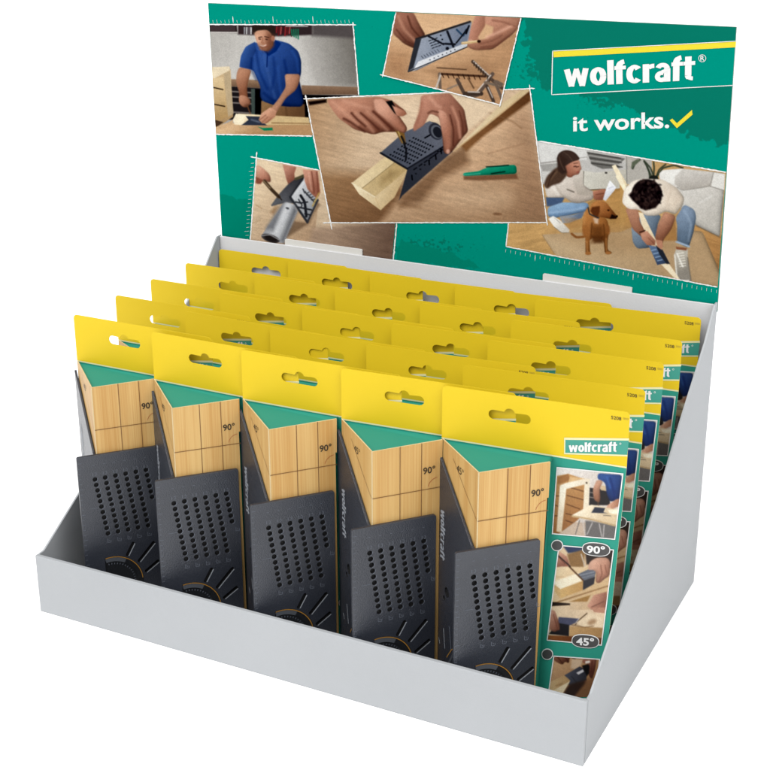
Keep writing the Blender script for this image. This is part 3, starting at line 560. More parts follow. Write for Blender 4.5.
# --- white torn borders, rulers, logo box and lettering
_tl = [0]
def torn(mb, a, b, w, lift, ext=(0, 0), jit=.13, m=None):
    _tl[0] = (_tl[0]+1) % 4; lift += _tl[0]*.00009
    a = np.array(a, float); b = np.array(b, float); d = b-a; L = np.linalg.norm(d); d /= L; n = np.array([-d[1], d[0]])
    k = max(2, int((L+ext[0]+ext[1])/1.6)); t = np.linspace(-ext[0], L+ext[1], k)
    w1 = w/2+rng.normal(0, jit*w, k).clip(-w*.35, w*.6); w2 = w/2+rng.normal(0, jit*w, k).clip(-w*.35, w*.6)
    w1[[0, -1]] *= .4; w2[[0, -1]] *= .4
    P = a+d*t[:, None]; A = P+n*w1[:, None]; B = P-n*w2[:, None]; Q = np.concatenate([A, B])
    mb.add(hdr(Q[:, 0], Q[:, 1], lift), [[i, i+1, k+i+1, k+i] for i in range(k-1)], m or m_white)
mb = MB()
torn(mb, (209.5, 24.4), (353.4, 24.8), 1.1, .0009, (0, 3)); torn(mb, (353.4, 24.8), (359, 95), 1.1, .0009, (3, 0)); torn(mb, (216, 134.2), (312.5, 136), 1.1, .0009)
torn(mb, (256.6, 157.8), (319, 170), 1.1, .0009, (6, 0)); torn(mb, (256.6, 157.8), (250, 246), 1., .0009, (6, 0)); torn(mb, (397, 223), (393.3, 262), 1.1, .0009)
torn(mb, (539.5, 141), (726.2, 172.1), 1.2, .0009); torn(mb, (508.8, 222), (506.2, 246.4), 1.1, .0009); torn(mb, (506.2, 246.4), (717.6, 287), 1.1, .0009)
torn(mb, (306.5, 98.6), (530.2, 88.4), 1.1, .0013, (3, 5)); torn(mb, (530.2, 88.4), (547.2, 222.4), 1.1, .0013, (4, 3)); torn(mb, (331, 222.6), (547.2, 222.4), 1.1, .0013, (8, 0)); torn(mb, (306.5, 98.6), (331, 222.6), 1.1, .0013, (4, 7))
torn(mb, (396.5, 11.9), (383.4, 75), 1.05, .0021, (0, 2), .15); torn(mb, (383.4, 75), (500.6, 104.6), 1.05, .0021, (3, 1), .15); torn(mb, (521.5, 17.6), (500.6, 104.6), 1.05, .0021, (0, 2), .15)
mb.obj('photo_border', board)
mb = MB()
for i in range(36):
    L = 7 if i % 10 == 6 else (2.6+(i*7 % 3)*.5); x = 209.5+i*4.0; torn(mb, (x, 23.2), (x-.6, 23.2-L), .55, .0006, jit=.1)
for i in range(21):
    y = 163+i*4.0; x = 254.6-(y-158)*.075; L = 4.5 if i % 5 == 2 else 3; torn(mb, (x, y), (x-L, y+.4), .6, .0006, jit=.1)
for i in range(44):
    x = 506+i*4.9; y = 249.2+(x-506)*.1925; L = 6 if i % 10 == 6 else 3; torn(mb, (x, y), (x-.3, y+L), .6, .0006, jit=.1)
mb.obj('ruler_ticks', board)
mb = MB()
mb.add(hdr(np.array([553.4, 736.3, 735.9, 553.9]), np.array([51.3, 41.6, 47.2, 57.2]), .0007), [[0, 1, 2, 3]], m_yel)
for a, b, w in (((553.0, 50.9), (736.4, 41.0), .7), ((552.9, 50.6), (551.9, 94.8), .9), ((551.7, 94.6), (733.2, 85.3), .8)): torn(mb, a, b, w, .0010, jit=.02)
fr6 = lambda q: [(550+a*.24675, 40+b*.24675) for a, b in q]
text_on(mb, '', fr6([(56, 95), (590, 57), (588, 164), (60, 191)]), hdr, m_white, .0010, g=LOGO)
th = np.linspace(0, 2*math.pi, 25)
for cx, cy, rx, w in ((702.4, 58.2, 3.9, .55),):
    P = np.concatenate([np.stack([cx+rx*np.cos(th), cy+rx*.98*np.sin(th)], 1), np.stack([cx+(rx-w)*np.cos(th), cy+(rx-w)*.98*np.sin(th)], 1)])
    mb.add(hdr(P[:, 0], P[:, 1], .0010), [[i, i+1, 26+i, 25+i] for i in range(24)], m_white)
text_on(mb, 'R', [(700.6, 55.9), (704.5, 55.7), (704.5, 60.4), (700.6, 60.6)], hdr, m_white, .0010, .01)
mb.obj('brand_sign', board)
mb = MB()
text_on(mb, 'it works.', fr6([(94, 308), (483, 288), (484, 357), (94, 371)]), hdr, m_white, .0009, .022)
V = np.array(fr6([(486, 325), (496, 318), (515, 337), (576, 283), (578, 302), (515, 357)]))
mb.add(hdr(V[:, 0], V[:, 1], .0009), [[0, 1, 2, 5], [2, 3, 4, 5]], m_yel)
mb.obj('slogan', board)

# ------------------------------------------------------------------ the packs
CW = .2825; ZT = ZB+.0866; TH = .0012
Bp = np.array([.0916, -.0972])
def hole_outline():
    pts = []; cx, cz = .1055, ZB+.0515; hw, hh = .0325, .0078
    for a in np.linspace(-90, 90, 9): pts.append((cx+hw-hh+hh*math.cos(math.radians(a)), cz+hh*math.sin(math.radians(a))))
    for a in np.linspace(15, 165, 9): pts.append((cx+.0085*math.cos(math.radians(a)), cz+hh-.003+.0085*math.sin(math.radians(a))))
    for a in np.linspace(90, 270, 9): pts.append((cx-hw+hh+hh*math.cos(math.radians(a)), cz+hh*math.sin(math.radians(a))))
    return pts
def round_top(w, z0, z1, r):
    P = [(0, z0), (w, z0)]
    for a in np.linspace(0, 90, 6): P.append((w-r+r*math.cos(math.radians(a)), z1-r+r*math.sin(math.radians(a))))
    for a in np.linspace(90, 180, 6): P.append((r+r*math.cos(math.radians(a)), z1-r+r*math.sin(math.radians(a))))
    return P
def card_mesh(root, amp):
    mb = MB(); O = round_top(CW, ZB, ZT, .007); H = hole_outline(); N = len(O); Hn = len(H); A = O+H
    tris = tessellate_polygon([[Vector((a, 0, b)) for a, b in O], [Vector((a, 0, b)) for a, b in H]])
    V = [(a, 0, b) for a, b in A]; Wv = [(a, TH, b) for a, b in A]
    mb.add(V, [list(t) for t in tris], m_pyel); mb.add(Wv, [list(t) for t in tris], m_pback)
    rim = [[i, (i+1) % N, N+Hn+(i+1) % N, N+Hn+i] for i in range(N)]+[[N+i, N+(i+1) % Hn, 2*N+Hn+(i+1) % Hn, 2*N+Hn+i] for i in range(Hn)]
    mb.add(V+Wv, rim, m_pyel)
    nx, nz = 13, 9; xs = np.linspace(0, CW, nx); zs = np.linspace(0, ZB, nz)
    P = [(x+.1*float(bend(x, z, amp)), float(bend(x, z, amp)), z) for z in zs for x in xs]; B = [(x, y+TH, z) for x, y, z in P]
    q = [[j*nx+i, j*nx+i+1, (j+1)*nx+i+1, (j+1)*nx+i] for j in range(nz-1) for i in range(nx-1)]
    mb.add(P, q, m_pgreen); mb.add(B, q, m_pback)
    K = nx*nz; ed = [(j*nx, (j+1)*nx) for j in range(nz-1)]+[(j*nx+nx-1, (j+1)*nx+nx-1) for j in range(nz-1)]
    mb.add(P+B, [[a, b, K+b, K+a] for a, b in ed], m_pline)
    mb.poly([(0, -.0004, ZB-.0011), (CW, -.0004, ZB-.0011), (CW, -.0004, ZB+.0013), (0, -.0004, ZB+.0013)], m_pline)
    o = mb.obj('backing_card', root); return o
def pr(amp):                   # tracing coordinates on the card -> pack coordinates, with this card's own bend
    def fn(X, Y, lift=0.0):
        P = crd(np.asarray(X, float), np.asarray(Y, float), 0)
        bb = bend(P[..., 0], P[..., 2], amp); P[..., 1] = bb-lift; P[..., 0] = P[..., 0]+.1*bb
        return P
    return fn
def strip(mb, pts, w, fn, m, lift, closed=False):
    if closed: pts = list(pts)+[pts[0]]
    for a, b in zip(pts[:-1], pts[1:]):
        a = np.array(a, float); b = np.array(b, float); d = (b-a)/np.linalg.norm(b-a); n = np.array([-d[1], d[0]])*w/2; a2 = a-d*w/2; b2 = b+d*w/2
        k = 6; P = np.array([a2+(b2-a2)*t+s*n for s in (1, -1) for t in np.linspace(0, 1, k)])
        mb.add(fn(P[:, 0], P[:, 1], lift), [[i, i+1, k+i+1, k+i] for i in range(k-1)], m)
def blob(mb, cx, cy, rx, ry, ang, fn, m, lift, sq=1.0):
    c, s_ = math.cos(ang), math.sin(ang); P = []
    for k in range(32):
        a = k*2*math.pi/32; x, y = rx*math.copysign(abs(math.cos(a))**sq, math.cos(a)), ry*math.copysign(abs(math.sin(a))**sq, math.sin(a)); P.append((cx+x*c-y*s_, cy+x*s_+y*c))
    P.append((cx, cy)); P = np.array(P); mb.add(fn(P[:, 0], P[:, 1], lift), [[i, (i+1) % 32, 32] for i in range(32)], m)
PAINTS = []
def make_card_paints():
    q1 = [(557.3, 467.4), (623.2, 473.8), (615.7, 539.3), (552.6, 533.6)]
    p = Paint(q1, 130, 130, (214, 206, 198)); p.fr(545, 455, .11688)
    p.poly('80,80 700,120 640,760 40,700', ('g', (222, 216, 210), (206, 196, 186), '150,130 500,300'))
    p.poly('80,560 650,600 640,760 40,700', (196, 176, 156)); p.poly('350,560 650,600 640,760 350,730', (120, 116, 114), 2)
    p.poly('90,180 200,160 350,210 350,480 280,560 110,680 60,660', ('g', (196, 150, 98), (160, 110, 66), '150,200 180,650')); p.poly('110,190 200,160 220,215 110,250', (170, 120, 72)); p.poly('215,185 340,200 340,240 190,270', (214, 178, 128))
    for t in ('190,270 330,310', '190,345 335,385', '185,420 300,462', '180,500 262,520', '180,560 240,580', '95,350 130,350', '90,430 120,440', '85,520 110,520'): p.line(t, 6, (96, 60, 34), .8)
    p.poly('130,260 180,240 350,200 395,205 350,250 185,290', ('g', (240, 232, 214), (222, 208, 184), '150,250 380,210')); p.poly('130,262 185,280 145,660 100,655', ('g', (238, 228, 208), (214, 194, 164), '130,300 130,640')); p.poly('340,240 385,215 380,440 330,470', (226, 214, 190)); p.ell(358, 238, 8, 8, (80, 64, 50))
    p.poly('385,280 560,300 560,430 380,430', (60, 56, 56)); p.line('385,320 470,330', 8, (150, 140, 132)); p.line('385,360 450,372', 8, (150, 140, 132)); p.poly('480,260 540,270 535,310 480,300', (200, 176, 140))
    p.poly('455,155 660,170 640,400 600,390 560,400 530,330 520,240 480,215 450,205', ('g', (62, 96, 158), (40, 66, 120), '500,180 620,380'), .8); p.line('560,200 590,300 600,380', 16, (28, 54, 116), 2, .6); p.line('530,190 560,280', 12, (74, 120, 196), 2, .5)
    p.poly('445,210 500,220 470,290 478,370 470,410 425,390 415,340 412,290', ('g', (206, 160, 134), (168, 118, 92), '420,260 480,330'), .9); p.line('455,380 460,440', 5, (130, 96, 64))
    p.poly('610,380 650,370 635,440 540,480 510,475 540,430', ('g', (212, 168, 142), (176, 126, 100), '540,420 620,440'), .9)
    p.poly('234,515 400,425 640,470 620,600 400,550 240,530', ('g', (236, 224, 200), (214, 192, 156), '300,450 500,580')); p.line('236,522 400,550 610,606', 14, (196, 168, 126), .9); p.poly('430,445 520,455 505,490 545,500 400,494', (66, 70, 84)); p.poly('540,470 640,465 625,510 560,500', (238, 226, 200)); p.line('505,515 570,522', 4, (70, 70, 74))
    for t in ('300,560 265,680', '325,560 350,690', '410,580 365,680', '470,590 492,700', '512,600 505,700'): p.line(t, 7, (196, 190, 186), .8)
    p.line('300,560 265,680', 5, (90, 80, 76), .8)
    q2 = [(559.4, 545.3), (614.6, 550.0), (603.6, 645.4), (547.6, 640.0)]
    r = Paint(q2, 120, 190, (206, 180, 148)); r.fr(540, 540, .11039)
    r.poly('80,20 720,60 700,700 60,700', ('g', (222, 196, 160), (208, 180, 142), '200,250 500,450')); r.poly('200,40 400,50 400,110 260,120', (64, 76, 108), 2); r.poly('250,130 420,80 400,250 280,240', (150, 116, 76), 2); r.line('380,130 415,240', 12, (190, 176, 160)); r.poly('410,60 690,80 670,260 430,220', (70, 56, 50), 2)
    r.poly('110,250 440,245 640,330 640,470 110,580', ('g', (228, 204, 166), (206, 176, 134), '200,260 400,450')); r.line('130,330 350,350', 5, (190, 150, 108), 2, .6)
    r.poly('120,380 350,300 402,365 190,450 128,440', (240, 226, 200), 2); r.poly('125,395 190,445 190,530 140,470', (206, 172, 120)); r.poly('190,445 402,370 398,455 190,530', ('g', (214, 178, 120), (190, 150, 96), '200,460 390,440'))
    r.poly('350,310 450,265 520,275 505,340 400,370', (110, 114, 124)); r.line('370,320 500,290', 8, (170, 174, 182), 1, .7); r.line('390,345 500,315', 6, (160, 164, 172), 1, .7); r.poly('400,370 510,335 500,400 398,456', (66, 64, 70)); r.line('110,580 640,415', 8, (140, 100, 62), 1.2)
    r.poly('455,200 520,160 620,160 650,200 640,330 600,350 550,395 515,385 520,290 490,270 440,275', ('g', (216, 172, 148), (176, 124, 102), '480,200 620,320'), 1); r.line('560,230 575,310 545,380', 7, (126, 82, 66), 1.2, .8); r.line('600,230 615,300', 7, (130, 86, 70), 1.2, .8)
    r.poly('130,110 190,110 250,150 265,200 280,240 200,240 130,250', ('g', (206, 156, 134), (156, 104, 86), '160,130 200,240'), 1); r.line('150,130 230,215', 7, (110, 66, 54), 1.2, .8); r.line('270,240 400,368', 13, (104, 72, 48), .9); r.line('150,125 280,240', 9, (50, 40, 36), .9)
    r.poly('95,590 640,480 640,700 60,720', ('g', (222, 198, 166), (206, 178, 142), '200,600 400,640')); r.poly('100,560 280,575 280,590 100,600', (60, 44, 34)); r.poly('270,560 470,500 440,560', (170, 130, 76))
    r.poly('440,600 500,500 620,470 620,650 480,640', ('g', (206, 156, 132), (150, 102, 84), '460,560 600,600'), 1); r.line('480,610 590,560', 7, (110, 70, 58), 1.2, .8); r.line('440,640 330,770', 9, (110, 84, 60), .9)
    r.fr(530, 610, .11688)
    r.poly('160,0 680,0 650,160 640,160 520,20 400,110 345,130 345,230 150,220 250,60 160,30', (220, 196, 164)); r.poly('400,110 520,20 640,80 640,160 480,150', (228, 206, 174)); r.ell(545, 105, 40, 22, (166, 130, 96), -20, 3, .8)
    r.poly('345,140 640,155 635,235 345,225', ('g', (200, 164, 116), (176, 138, 92), '350,150 600,220')); r.line('350,125 480,150 560,140', 5, (130, 98, 66), 1); r.poly('150,215 640,240 640,300 145,270', ('g', (150, 98, 60), (120, 76, 48), '200,220 400,280'))
    r.poly('250,60 430,75 395,112 345,135 240,130', (94, 96, 118)); r.poly('240,110 345,128 342,225 165,205', (56, 54, 58)); r.line('500,30 400,112', 8, (90, 66, 46), .9); r.line('430,75 400,115', 6, (200, 200, 206), .8)
    r.poly('170,0 215,0 245,80 262,140 262,175 240,175 215,190 168,170', ('g', (206, 156, 134), (156, 106, 88), '170,60 250,100'), 1); r.line('205,40 225,110 240,160', 7, (116, 74, 62), 1.2, .8); r.poly('540,-20 660,-20 655,30 560,20', (190, 140, 116), 1)
    q3 = [(554.6, 656.0), (602.0, 659.6), (597.5, 697.5), (548.5, 697.5)]
    t = Paint(q3, 100, 90, (196, 160, 122)); t.fr(530, 610, .11688)
    t.poly('100,380 640,390 620,780 60,780', ('g', (206, 168, 128), (160, 120, 84), '180,450 480,700')); t.poly('330,660 620,560 620,780 300,780', (140, 102, 72), 5)
    t.poly('170,400 220,378 370,385 405,410 395,425 350,400 345,460 310,440 290,470 250,455 210,430', ('g', (150, 104, 84), (110, 70, 56), '220,390 350,450'), 1); t.line('240,400 290,460', 6, (80, 48, 38), 1); t.line('300,395 340,445', 6, (80, 48, 38), 1); t.poly('370,420 470,430 450,480 400,510 360,500', (206, 180, 150), 2)
    t.poly('130,640 300,560 360,605 290,720 130,700', ('g', (216, 188, 142), (190, 156, 110), '160,650 340,620')); t.poly('190,700 360,608 292,716', (232, 214, 178)); t.ell(260, 640, 34, 8, (160, 124, 84), -20, 2, .7)
    t.poly('305,560 440,485 510,520 500,600 380,650 340,640 358,605', ('g', (92, 94, 106), (66, 66, 74), '330,560 480,600')); t.poly('410,540 470,510 478,530 430,556', (206, 204, 206)); t.line('370,570 420,630', 6, (60, 60, 66), .8); t.poly('300,715 350,640 500,600 480,640 380,760', (70, 52, 44), 3)
    t.poly('460,480 530,460 545,520 505,570', (40, 36, 36), 1); t.poly('455,440 500,400 590,410 575,520 550,600 520,560 530,470 480,460', ('g', (170, 118, 98), (120, 76, 62), '480,420 560,520'), 1); t.line('550,440 545,540', 6, (90, 54, 44), 1); t.poly('490,440 530,435 530,455 490,462', (226, 216, 204))
    return [p, r, t]
PAINTS = make_card_paints(); QUADS = [[(557.3, 467.4), (623.2, 473.8), (615.7, 539.3), (552.6, 533.6)], [(559.4, 545.3), (614.6, 550.0), (603.6, 645.4), (547.6, 640.0)], [(554.6, 656.0), (602.0, 659.6), (597.5, 699.0), (548.3, 699.0)]]
def rot90(p): return p
def boolcut(o, cut):
    md = o.modifiers.new('b', 'BOOLEAN'); md.operation = 'DIFFERENCE'; md.solver = 'EXACT'; md.object = cut; md.material_mode = 'TRANSFER'; md.use_self = True
    dg = bpy.context.evaluated_depsgraph_get(); me = bpy.data.meshes.new_from_object(o.evaluated_get(dg)); me.name = o.name
    o.modifiers.clear(); o.data = me; c = cut.data; bpy.data.objects.remove(cut); bpy.data.meshes.remove(c)

def make_pack(amp, Bp, C, s1=.0985, cut_in=.010):
    root = bpy.data.objects.new('mitre_angle_pack', None); COL.objects.link(root)
    card = card_mesh(root, amp); fn = pr(amp)
    # brand label printed on the card
    mb = MB(); q = [(565.2, 439.6), (628.2, 439.8), (626.6, 455.0), (564.9, 453.2)]; q = np.array(q)
    def quad(pts, m, l):
        P = np.array(pts, float); mb.add(fn(P[:, 0], P[:, 1], l), [[0, 1, 2, 3]], m)
    quad([(565.0, 437.6), (629.2, 438.4), (629.0, 440.6), (565.0, 439.8)], m_pline, .0005); quad([(564.4, 452.8), (627.5, 454.9), (627.4, 456.4), (564.4, 454.2)], m_pline, .0005)
    quad([(564.2, 437.6), (565.5, 437.6), (565.3, 454.0), (564.2, 454.0)], m_pline, .0006); quad([(565.4, 439.8), (628.9, 440.4), (627.3, 454.9), (565.2, 453.0)], m_plogo, .0004)
    text_on(mb, '', [(568.8, 442.9), (617.4, 441.2), (617.2, 452.0), (568.9, 452.0)], fn, m_white, .0009, g=LOGO)
    blob(mb, 620.5, 443.6, 1.0, 1.0, 0, fn, m_white, .0009); blob(mb, 620.5, 443.6, .6, .6, 0, fn, m_plogo, .0011)
    mb.obj('brand_label', card)
    mb = MB(); text_on(mb, '5208', [(611.2, 415.6), (621.4, 417.2), (621.3, 420.6), (611.2, 419.0)], fn, m_ink, .0005, .008); text_on(mb, '000', [(623.2, 417.4), (628.6, 418.2), (628.5, 420.3), (623.2, 419.6)], fn, mat_pale, .0005); mb.obj('article_number', card)
    for i, P in enumerate(PAINTS):
        ph = P.build('printed_photo', fn, .0006, m_cink, card, 0.012, 1 if P.z[0] != 0 and not getattr(P, 'bl', 0) else 0); P.bl = 1
    mb = MB()
    for Q in QUADS: strip(mb, Q, 1.0, fn, m_white, .0010, True)
    mb.obj('photo_border', card)
    for cx, cy, tx in ((597.2, 549.2, '90°'), (587.2, 641.2, '45°')):
        mb = MB(); blob(mb, cx, cy, 14.3, 6.9, .1, fn, m_white, .0014, .8); blob(mb, cx, cy, 13.5, 6.1, .1, fn, m_badge, .0018, .8)
        text_on(mb, tx, [(cx-9.4, cy-4.6), (cx+9.2, cy-3.2), (cx+8.8, cy+4.9), (cx-9.2, cy+3.5)], fn, m_white, .0023, .03); mb.obj('angle_badge', card)
    for cx, cy in ((557.6, 545.2), (547.9, 653.9)):
        mb = MB(); blob(mb, cx, cy, 6.1, 5.7, 0, fn, m_white, .0014); blob(mb, cx, cy, 5.2, 4.8, 0, fn, m_badge, .0018); mb.obj('marker_dot', card)
    # printed wood-look wedge folded out of the card
    A = np.array([0.0, -.0003]); B = Bp; C = np.array(C); ab = (B-A)/np.linalg.norm(B-A); bc = (C-B)/np.linalg.norm(C-B); nab = np.array([ab[1], -ab[0]]); nbc = np.array([bc[1], -bc[0]])
    P3 = lambda o, e, n, s, z, l=0: (o[0]+e[0]*s+n[0]*l, o[1]+e[1]*s+n[1]*l, z)
    LA, LB = np.linalg.norm(B-A), np.linalg.norm(C-B)
    mb = MB(); t = .0016; ti = lambda P, k: P
    O = [A, B, C]; inn = [A+np.array([.003, -.0002]), B+np.array([.0, .0026]), C+np.array([-.002, .0018])]
    # outer faces
    mb.poly([(A[0], A[1], 0), (B[0], B[1], 0), (B[0], B[1], ZB), (A[0], A[1], ZB)], m_wood); Cb = B+bc*(LB-cut_in); zs_ = .058
    mb.poly([(B[0], B[1], 0), (Cb[0], Cb[1], 0), (C[0]-bc[0]*.003, C[1]-bc[1]*.003, ZB-zs_), (C[0]-bc[0]*.0006, C[1]-bc[1]*.0006, ZB-zs_), (C[0], C[1], ZB), (B[0], B[1], ZB)], m_wood)
    e2 = (C[0]-.004, float(bend(C[0], 0, amp))*.0-.0006); mb.poly([(Cb[0], Cb[1], 0), (e2[0]-.006, e2[1], 0), (e2[0], e2[1], ZB), (C[0], C[1]+.0003, ZB)], m_pgreen)
    for a, b, c_, d in ((A, B, inn[0], inn[1]), (B, C, inn[1], inn[2])):
        mb.poly([(a[0], a[1], ZB), (b[0], b[1], ZB), (d[0], d[1], ZB), (c_[0], c_[1], ZB)], m_woodl); mb.poly([(c_[0], c_[1], ZB), (d[0], d[1], ZB), (d[0], d[1], ZB-.012), (c_[0], c_[1], ZB-.012)], m_pgreen)
    mb.poly([(inn[0][0], inn[0][1], ZB-.004), (inn[1][0], inn[1][1], ZB-.006), (inn[2][0], inn[2][1], ZB-.006), (inn[2][0], -.0005, ZB-.003)], m_pgreen)
    e = .0012; mb.add([P3(B, ab, nab, -e, 0, .0003), P3(B, bc, nbc, 0, 0, .0005), P3(B, bc, nbc, e, 0, .0003), P3(B, ab, nab, -e, ZB, .0003), P3(B, bc, nbc, 0, ZB, .0005), P3(B, bc, nbc, e, ZB, .0003)], [[0, 1, 4, 3], [1, 2, 5, 4]], m_woodl)
    w = mb.obj('wood_wedge', root)
    mb = MB()
    fbc = lambda X, Y, l=0: np.array([P3(B, bc, nbc, x, ZB+z, q) for x, z, q in zip(np.atleast_1d(X), np.atleast_1d(Y), np.broadcast_to(l, np.shape(np.atleast_1d(X))))])
    fab = lambda X, Y, l=0: np.array([P3(A, ab, nab, x, ZB+z, q) for x, z, q in zip(np.atleast_1d(X), np.atleast_1d(Y), np.broadcast_to(l, np.shape(np.atleast_1d(X))))])
    for s in (.0459, .0815): strip(mb, [(s, 0), (s, -.125)], .0011, fbc, m_line, .0006)
    strip(mb, [(.001, -.0785), (LB-.001, -.0785)], .0011, fbc, m_line, .0008); strip(mb, [(LA-.001, -.0785), (LA-.04, -.052), (.045, -.015)], .0008, fab, m_line, .0006)
    text_on(mb, '90°', [(.084, -.0405), (.104, -.0405), (.104, -.0525), (.084, -.0525)], fbc, m_ink, .0007, .02); text_on(mb, '45°', [(.058, -.018), (.083, -.018), (.083, -.030), (.058, -.030)], fab, m_ink, .0007)
    for a in range(6): a0, a1 = math.radians(95+a*12), math.radians(107+a*12); strip(mb, [(.109+.017*math.cos(a0), -.078+.017*math.sin(a0)), (.109+.017*math.cos(a1), -.078+.017*math.sin(a1))], .0006, fbc, m_red, .0007)
    mb.obj('ruling', w)
    # plastic mitre angle: face plate on the right face of the wedge
    l0 = .0015; l1 = .0072
    def rr(s0, s1, z0, z1, r, n=5):
        P = []
        for cx, cz, a0 in ((s1-r, z0+r, -90), (s1-r, z1-r, 0), (s0+r, z1-r, 90), (s0+r, z0+r, 180)):
            for a in np.linspace(a0, a0+90, n): P.append((cx+r*math.cos(math.radians(a)), cz+r*math.sin(math.radians(a))))
        return P
    mb = MB(); P = rr(-.0362, s1, -ZB+.001, -.1220, .0035); nv = (nbc[0]*(l1-l0), nbc[1]*(l1-l0), 0)
    mb.slab([P3(B, bc, nbc, s, ZB+z, l0) for s, z in P], nv, m_tool); plate = mb.obj('face_plate', root, True, .0006)
    cu = MB()
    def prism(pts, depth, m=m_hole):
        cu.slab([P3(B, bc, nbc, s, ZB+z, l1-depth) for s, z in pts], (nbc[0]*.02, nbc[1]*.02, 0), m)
    def circ(cx, cz, r, n=12): return [(cx+r*math.cos(2*math.pi*k/n), cz+r*math.sin(2*math.pi*k/n)) for k in range(n)]
    for c in range(6):
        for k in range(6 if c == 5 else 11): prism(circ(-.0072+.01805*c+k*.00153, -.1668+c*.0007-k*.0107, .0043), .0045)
    def caps(a, b, r):
        a = np.array(a); b = np.array(b); d = (b-a)/np.linalg.norm(b-a); th0 = math.atan2(d[1], d[0]); P = []
        for k in range(7): t_ = th0-math.pi/2+math.pi*k/6; P.append((b[0]+r*math.cos(t_), b[1]+r*math.sin(t_)))
        for k in range(7): t_ = th0+math.pi/2+math.pi*k/6; P.append((a[0]+r*math.cos(t_), a[1]+r*math.sin(t_)))
        return P
    SL = (((.0395, -.322), (.0512, -.301)), ((.060, -.3375), (.0877, -.3065)), ((.0715, -.360), (.0935, -.3445)))
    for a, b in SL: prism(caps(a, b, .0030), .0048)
    cz0 = (.012, -.3745); prism([(cz0[0]+.054*math.cos(math.radians(a)), cz0[1]+.054*math.sin(math.radians(a))) for a in np.linspace(104, 0, 20)]+[(cz0[0]+.054, -.405), (cz0[0]-.013, -.405)], .0028, m_diald)
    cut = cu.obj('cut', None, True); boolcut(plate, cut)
    # dial in its recess
    mb = MB()
    def ring(r0, r1, a0, a1, m, l, n=24):
        P = [(cz0[0]+r*math.cos(math.radians(a)), cz0[1]+r*math.sin(math.radians(a))) for r in (r1, r0) for a in np.linspace(a0, a1, n)]
        mb.add([P3(B, bc, nbc, s, ZB+z, l) for s, z in P], [[i, i+1, n+i+1, n+i] for i in range(n-1)], m)
    ring(.0518, .0533, 103, 2, m_gold, l1-.0006); ring(.0435, .0512, 104, 60, m_dialg, l1-.0012); ring(.0435, .0512, 60, 2, m_diald, l1-.0012)
    for k in range(14): a = 100-k*7.5; ring(.0375, .0405, a, a-1.6, m_tmark, l1-.0018, 3)
    mb.obj('protractor_dial', plate)
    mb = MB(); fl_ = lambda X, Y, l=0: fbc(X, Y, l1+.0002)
    for a, b in SL:            # painted highlight along one edge of each slot
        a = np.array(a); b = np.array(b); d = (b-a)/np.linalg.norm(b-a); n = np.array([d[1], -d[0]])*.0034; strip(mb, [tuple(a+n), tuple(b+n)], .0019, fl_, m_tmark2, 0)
    for c in range(6):       # painted highlight crescent on the lower right of every hole
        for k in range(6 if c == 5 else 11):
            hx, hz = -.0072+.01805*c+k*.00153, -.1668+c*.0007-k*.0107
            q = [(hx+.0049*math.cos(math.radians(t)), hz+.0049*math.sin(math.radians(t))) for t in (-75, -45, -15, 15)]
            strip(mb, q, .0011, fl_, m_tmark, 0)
    for k in range(26): strip(mb, [(-.0345, -.1335-k*.0098), (-.0345+(.006 if k % 5 == 0 else .0035), -.1335-k*.0098)], .0007, fl_, m_tmark, 0)
    for c in range(6):
        x = -.0072+.01805*c; strip(mb, [(x-.003, -.1545), (x-.003, -.1595)], .0008, fl_, m_tmark, 0); strip(mb, [(x+.001, -.1545), (x+.003, -.1545), (x+.003, -.1595), (x+.001, -.1595)], .0007, fl_, m_tmark, 0)
        x2 = x+.0168; z2 = -.2845 if c < 5 else -.229; strip(mb, [(x2-.003, z2), (x2-.003, z2-.007), (x2+.003, z2-.007), (x2+.003, z2-.003)], .0008, fl_, m_tmark, 0); strip(mb, [(x2-.001, z2-.002), (x2+.001, z2-.0045)], .0007, fl_, m_tmark, 0)
        strip(mb, [(x-.002, -.1395), (x+.001, -.1395)], .0007, fl_, m_tmark, 0)
    strip(mb, [(-.02, -.2215), (-.004, -.2215)], .0006, fl_, m_tmark, 0); strip(mb, [(.014, -.2225), (.022, -.2222)], .0006, fl_, m_tmark, 0); strip(mb, [(.032, -.222), (.040, -.2215)], .0006, fl_, m_tmark, 0)
    mb.obj('scale_marks_and_glints', plate)
    # side flange
    mb = MB(); nv = (nab[0]*.004, nab[1]*.004, 0)
    mb.slab([P3(A, ab, nab, s, ZB+z, .0012) for s, z in ((-.006, -ZB+.001), (LA-.002, -ZB+.001), (LA-.002, -.1255), (.1245, -.1225), (-.001, -.0225), (-.006, -.019))], nv, m_tool); fg = mb.obj('side_flange', root, True, .0006)
    cu = MB()
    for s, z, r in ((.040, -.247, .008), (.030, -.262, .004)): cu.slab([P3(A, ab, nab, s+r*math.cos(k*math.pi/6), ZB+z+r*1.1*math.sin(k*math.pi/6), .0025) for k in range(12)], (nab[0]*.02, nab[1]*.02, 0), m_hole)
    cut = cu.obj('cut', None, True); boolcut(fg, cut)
    mb = MB(); fa = lambda X, Y, l=0: fab(X, Y, .0055+l)
    text_on(mb, '', [(.031, -.112), (.031, -.198), (.013, -.198), (.013, -.112)], fa, m_tmark2, 0, g=LOGO)
    mb.obj('flange_lettering', fg); mb = MB()
    for (a, b) in (((.030, -.318), (.036, -.350)), ((.052, -.302), (.060, -.338)), ((.012, -.345), (.016, -.352))): strip(mb, [a, b], .0022, fa, m_tmark2 if a[0] < .04 else m_tmark, 0)
    strip(mb, [(.088, -.318), (.062, -.338), (.044, -.362)], .0016, fa, m_gold, 0); strip(mb, [(.09, -.325), (.066, -.346), (.052, -.368)], .004, fa, m_dialg, 0)
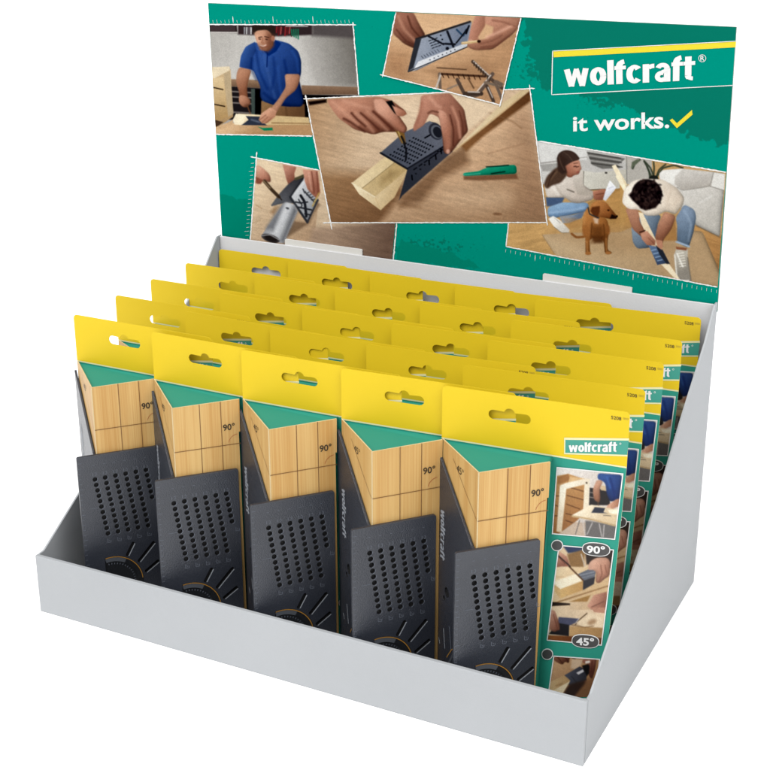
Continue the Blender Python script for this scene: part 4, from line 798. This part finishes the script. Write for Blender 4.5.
    mb.obj('protractor_dial', fg)
    return root
mat_pale = mat('pale_ink', (196, 170, 60), .6)
B5 = np.array([.0916, -.0972])
flat = make_pack(0.0, np.array([.0977, -.0935]), (.1760, -.0110), .1055, .002); turned = make_pack(0.0, B5, (.1745, -.0155), .1040, .003); bent = make_pack(BEND, B5, (.1765, -.0226))
def kids(o): return [c for c in bpy.data.objects if c.parent == o]
def copy_tree(o, parent=None):
    c = o.copy(); COL.objects.link(c); c.parent = parent
    for k in kids(o): copy_tree(k, c)
    return c
# every card stands just behind its right-hand neighbour
ROWS = [[(.0027, .1624), (.1769, .1453), (.3581, .1345), (.5416, .1299), (.7123, .1307)],
        [(.009, .281), (.172, .258), (.347, .249), (.530, .243), (.707, .223)],
        [(.015, .387), (.175, .370), (.348, .361), (.525, .349), (.7005, .341)],
        [(.022, .497), (.181, .485), (.355, .473), (.525, .465), (.6990, .448)],
        [(.0345, .600), (.192, .594), (.371, .583), (.543, .577), (.6975, .567)]]
rname = ['front row', 'second row from the front', 'middle row', 'fourth row, just before the rear row', 'rear row']
cname = ['leftmost pack', 'second pack from the left', 'centre pack', 'fourth pack from the left', 'rightmost pack']
u0 = {'flat': False, 'bent': False, 'turned': False}
for r, row in enumerate(ROWS):
    for c, (x, y) in enumerate(row):
        src, k = (bent, 'bent') if c == 4 else (turned, 'turned') if c == 3 else (flat, 'flat')
        if not u0[k]: o = src; u0[k] = True; first = True
        else: o = copy_tree(src)
        o.location = (x*S, y*S, .0052*S); o.rotation_euler = (0, 0, math.radians((-.2, -.8, 1.2, 3.4, 3.6)[c]+(random.uniform(-.35, .35) if 0 < r < 4 and c < 3 else 0)))
        if r: o.scale = (1, (.60, .76, .76, .80)[r-1], 1)
        see = ('dark angle tool over wood wedge', 'only yellow top showing')[min(r, 1)]
        if c == 4: see = {0: 'whole photo strip visible'}.get(r, 'article number at its corner')
        tag(o, label=f'{cname[c]} of the {rname[r]}, {see}'.replace('fourth row, just before the rear row', 'fourth row back'), category='tool pack', group='yellow and green mitre angle packs in the display box')
for o in list(bpy.data.objects):
    if o.type == 'MESH' and o.users == 0: bpy.data.objects.remove(o)

# ------------------------------------------------------------------ light
w = bpy.data.worlds.new('World'); scene.world = w; w.use_nodes = True
bgn = w.node_tree.nodes['Background']; bgn.inputs['Color'].default_value = (1, 1, 1, 1); bgn.inputs['Strength'].default_value = 1.5
# even white world light, with two added lobes brightening rear rows and right side
_n = w.node_tree; _t = _n.nodes.new('ShaderNodeTexCoord'); _L = Vector((-.26, -.60, .76)).normalized()
def _m(op, a, b=None):
    q = _n.nodes.new('ShaderNodeMath'); q.operation = op
    for k, v in ((0, a), (1, b)):
        if v is None: continue
        if isinstance(v, (int, float)): q.inputs[k].default_value = v
        else: _n.links.new(v, q.inputs[k])
    return q.outputs[0]
def _lobe(v, p):
    q = _n.nodes.new('ShaderNodeVectorMath'); q.operation = 'DOT_PRODUCT'; q.inputs[1].default_value = Vector(v).normalized(); _n.links.new(_t.outputs['Generated'], q.inputs[0])
    return _m('POWER', _m('MAXIMUM', q.outputs['Value'], 0.), p)
_f = _m('ADD', _m('MULTIPLY', _lobe((-.2, -.75, .85), 14.), 9.9), _m('MULTIPLY', _lobe((.8, -.35, .85), 14.), 7.8))
_n.links.new(_m('ADD', _f, .5), bgn.inputs['Strength'])
def area(name, loc, to, size, power):
    l = bpy.data.lights.new(name, 'AREA'); l.energy = power; l.shape = 'SQUARE'; l.size = size; o = bpy.data.objects.new(name, l); COL.objects.link(o)
    o.location = loc; o.rotation_euler = (Vector(to)-Vector(loc)).to_track_quat('-Z', 'Y').to_euler()
#area('softbox', (-.6, -1.3, 1.7), (.25, .2, .15), .8, 7)
scene.view_settings.view_transform = 'Standard'; scene.view_settings.look = 'None'; scene.view_settings.exposure = 0; scene.view_settings.gamma = 1
scene.cycles.max_bounces = 8
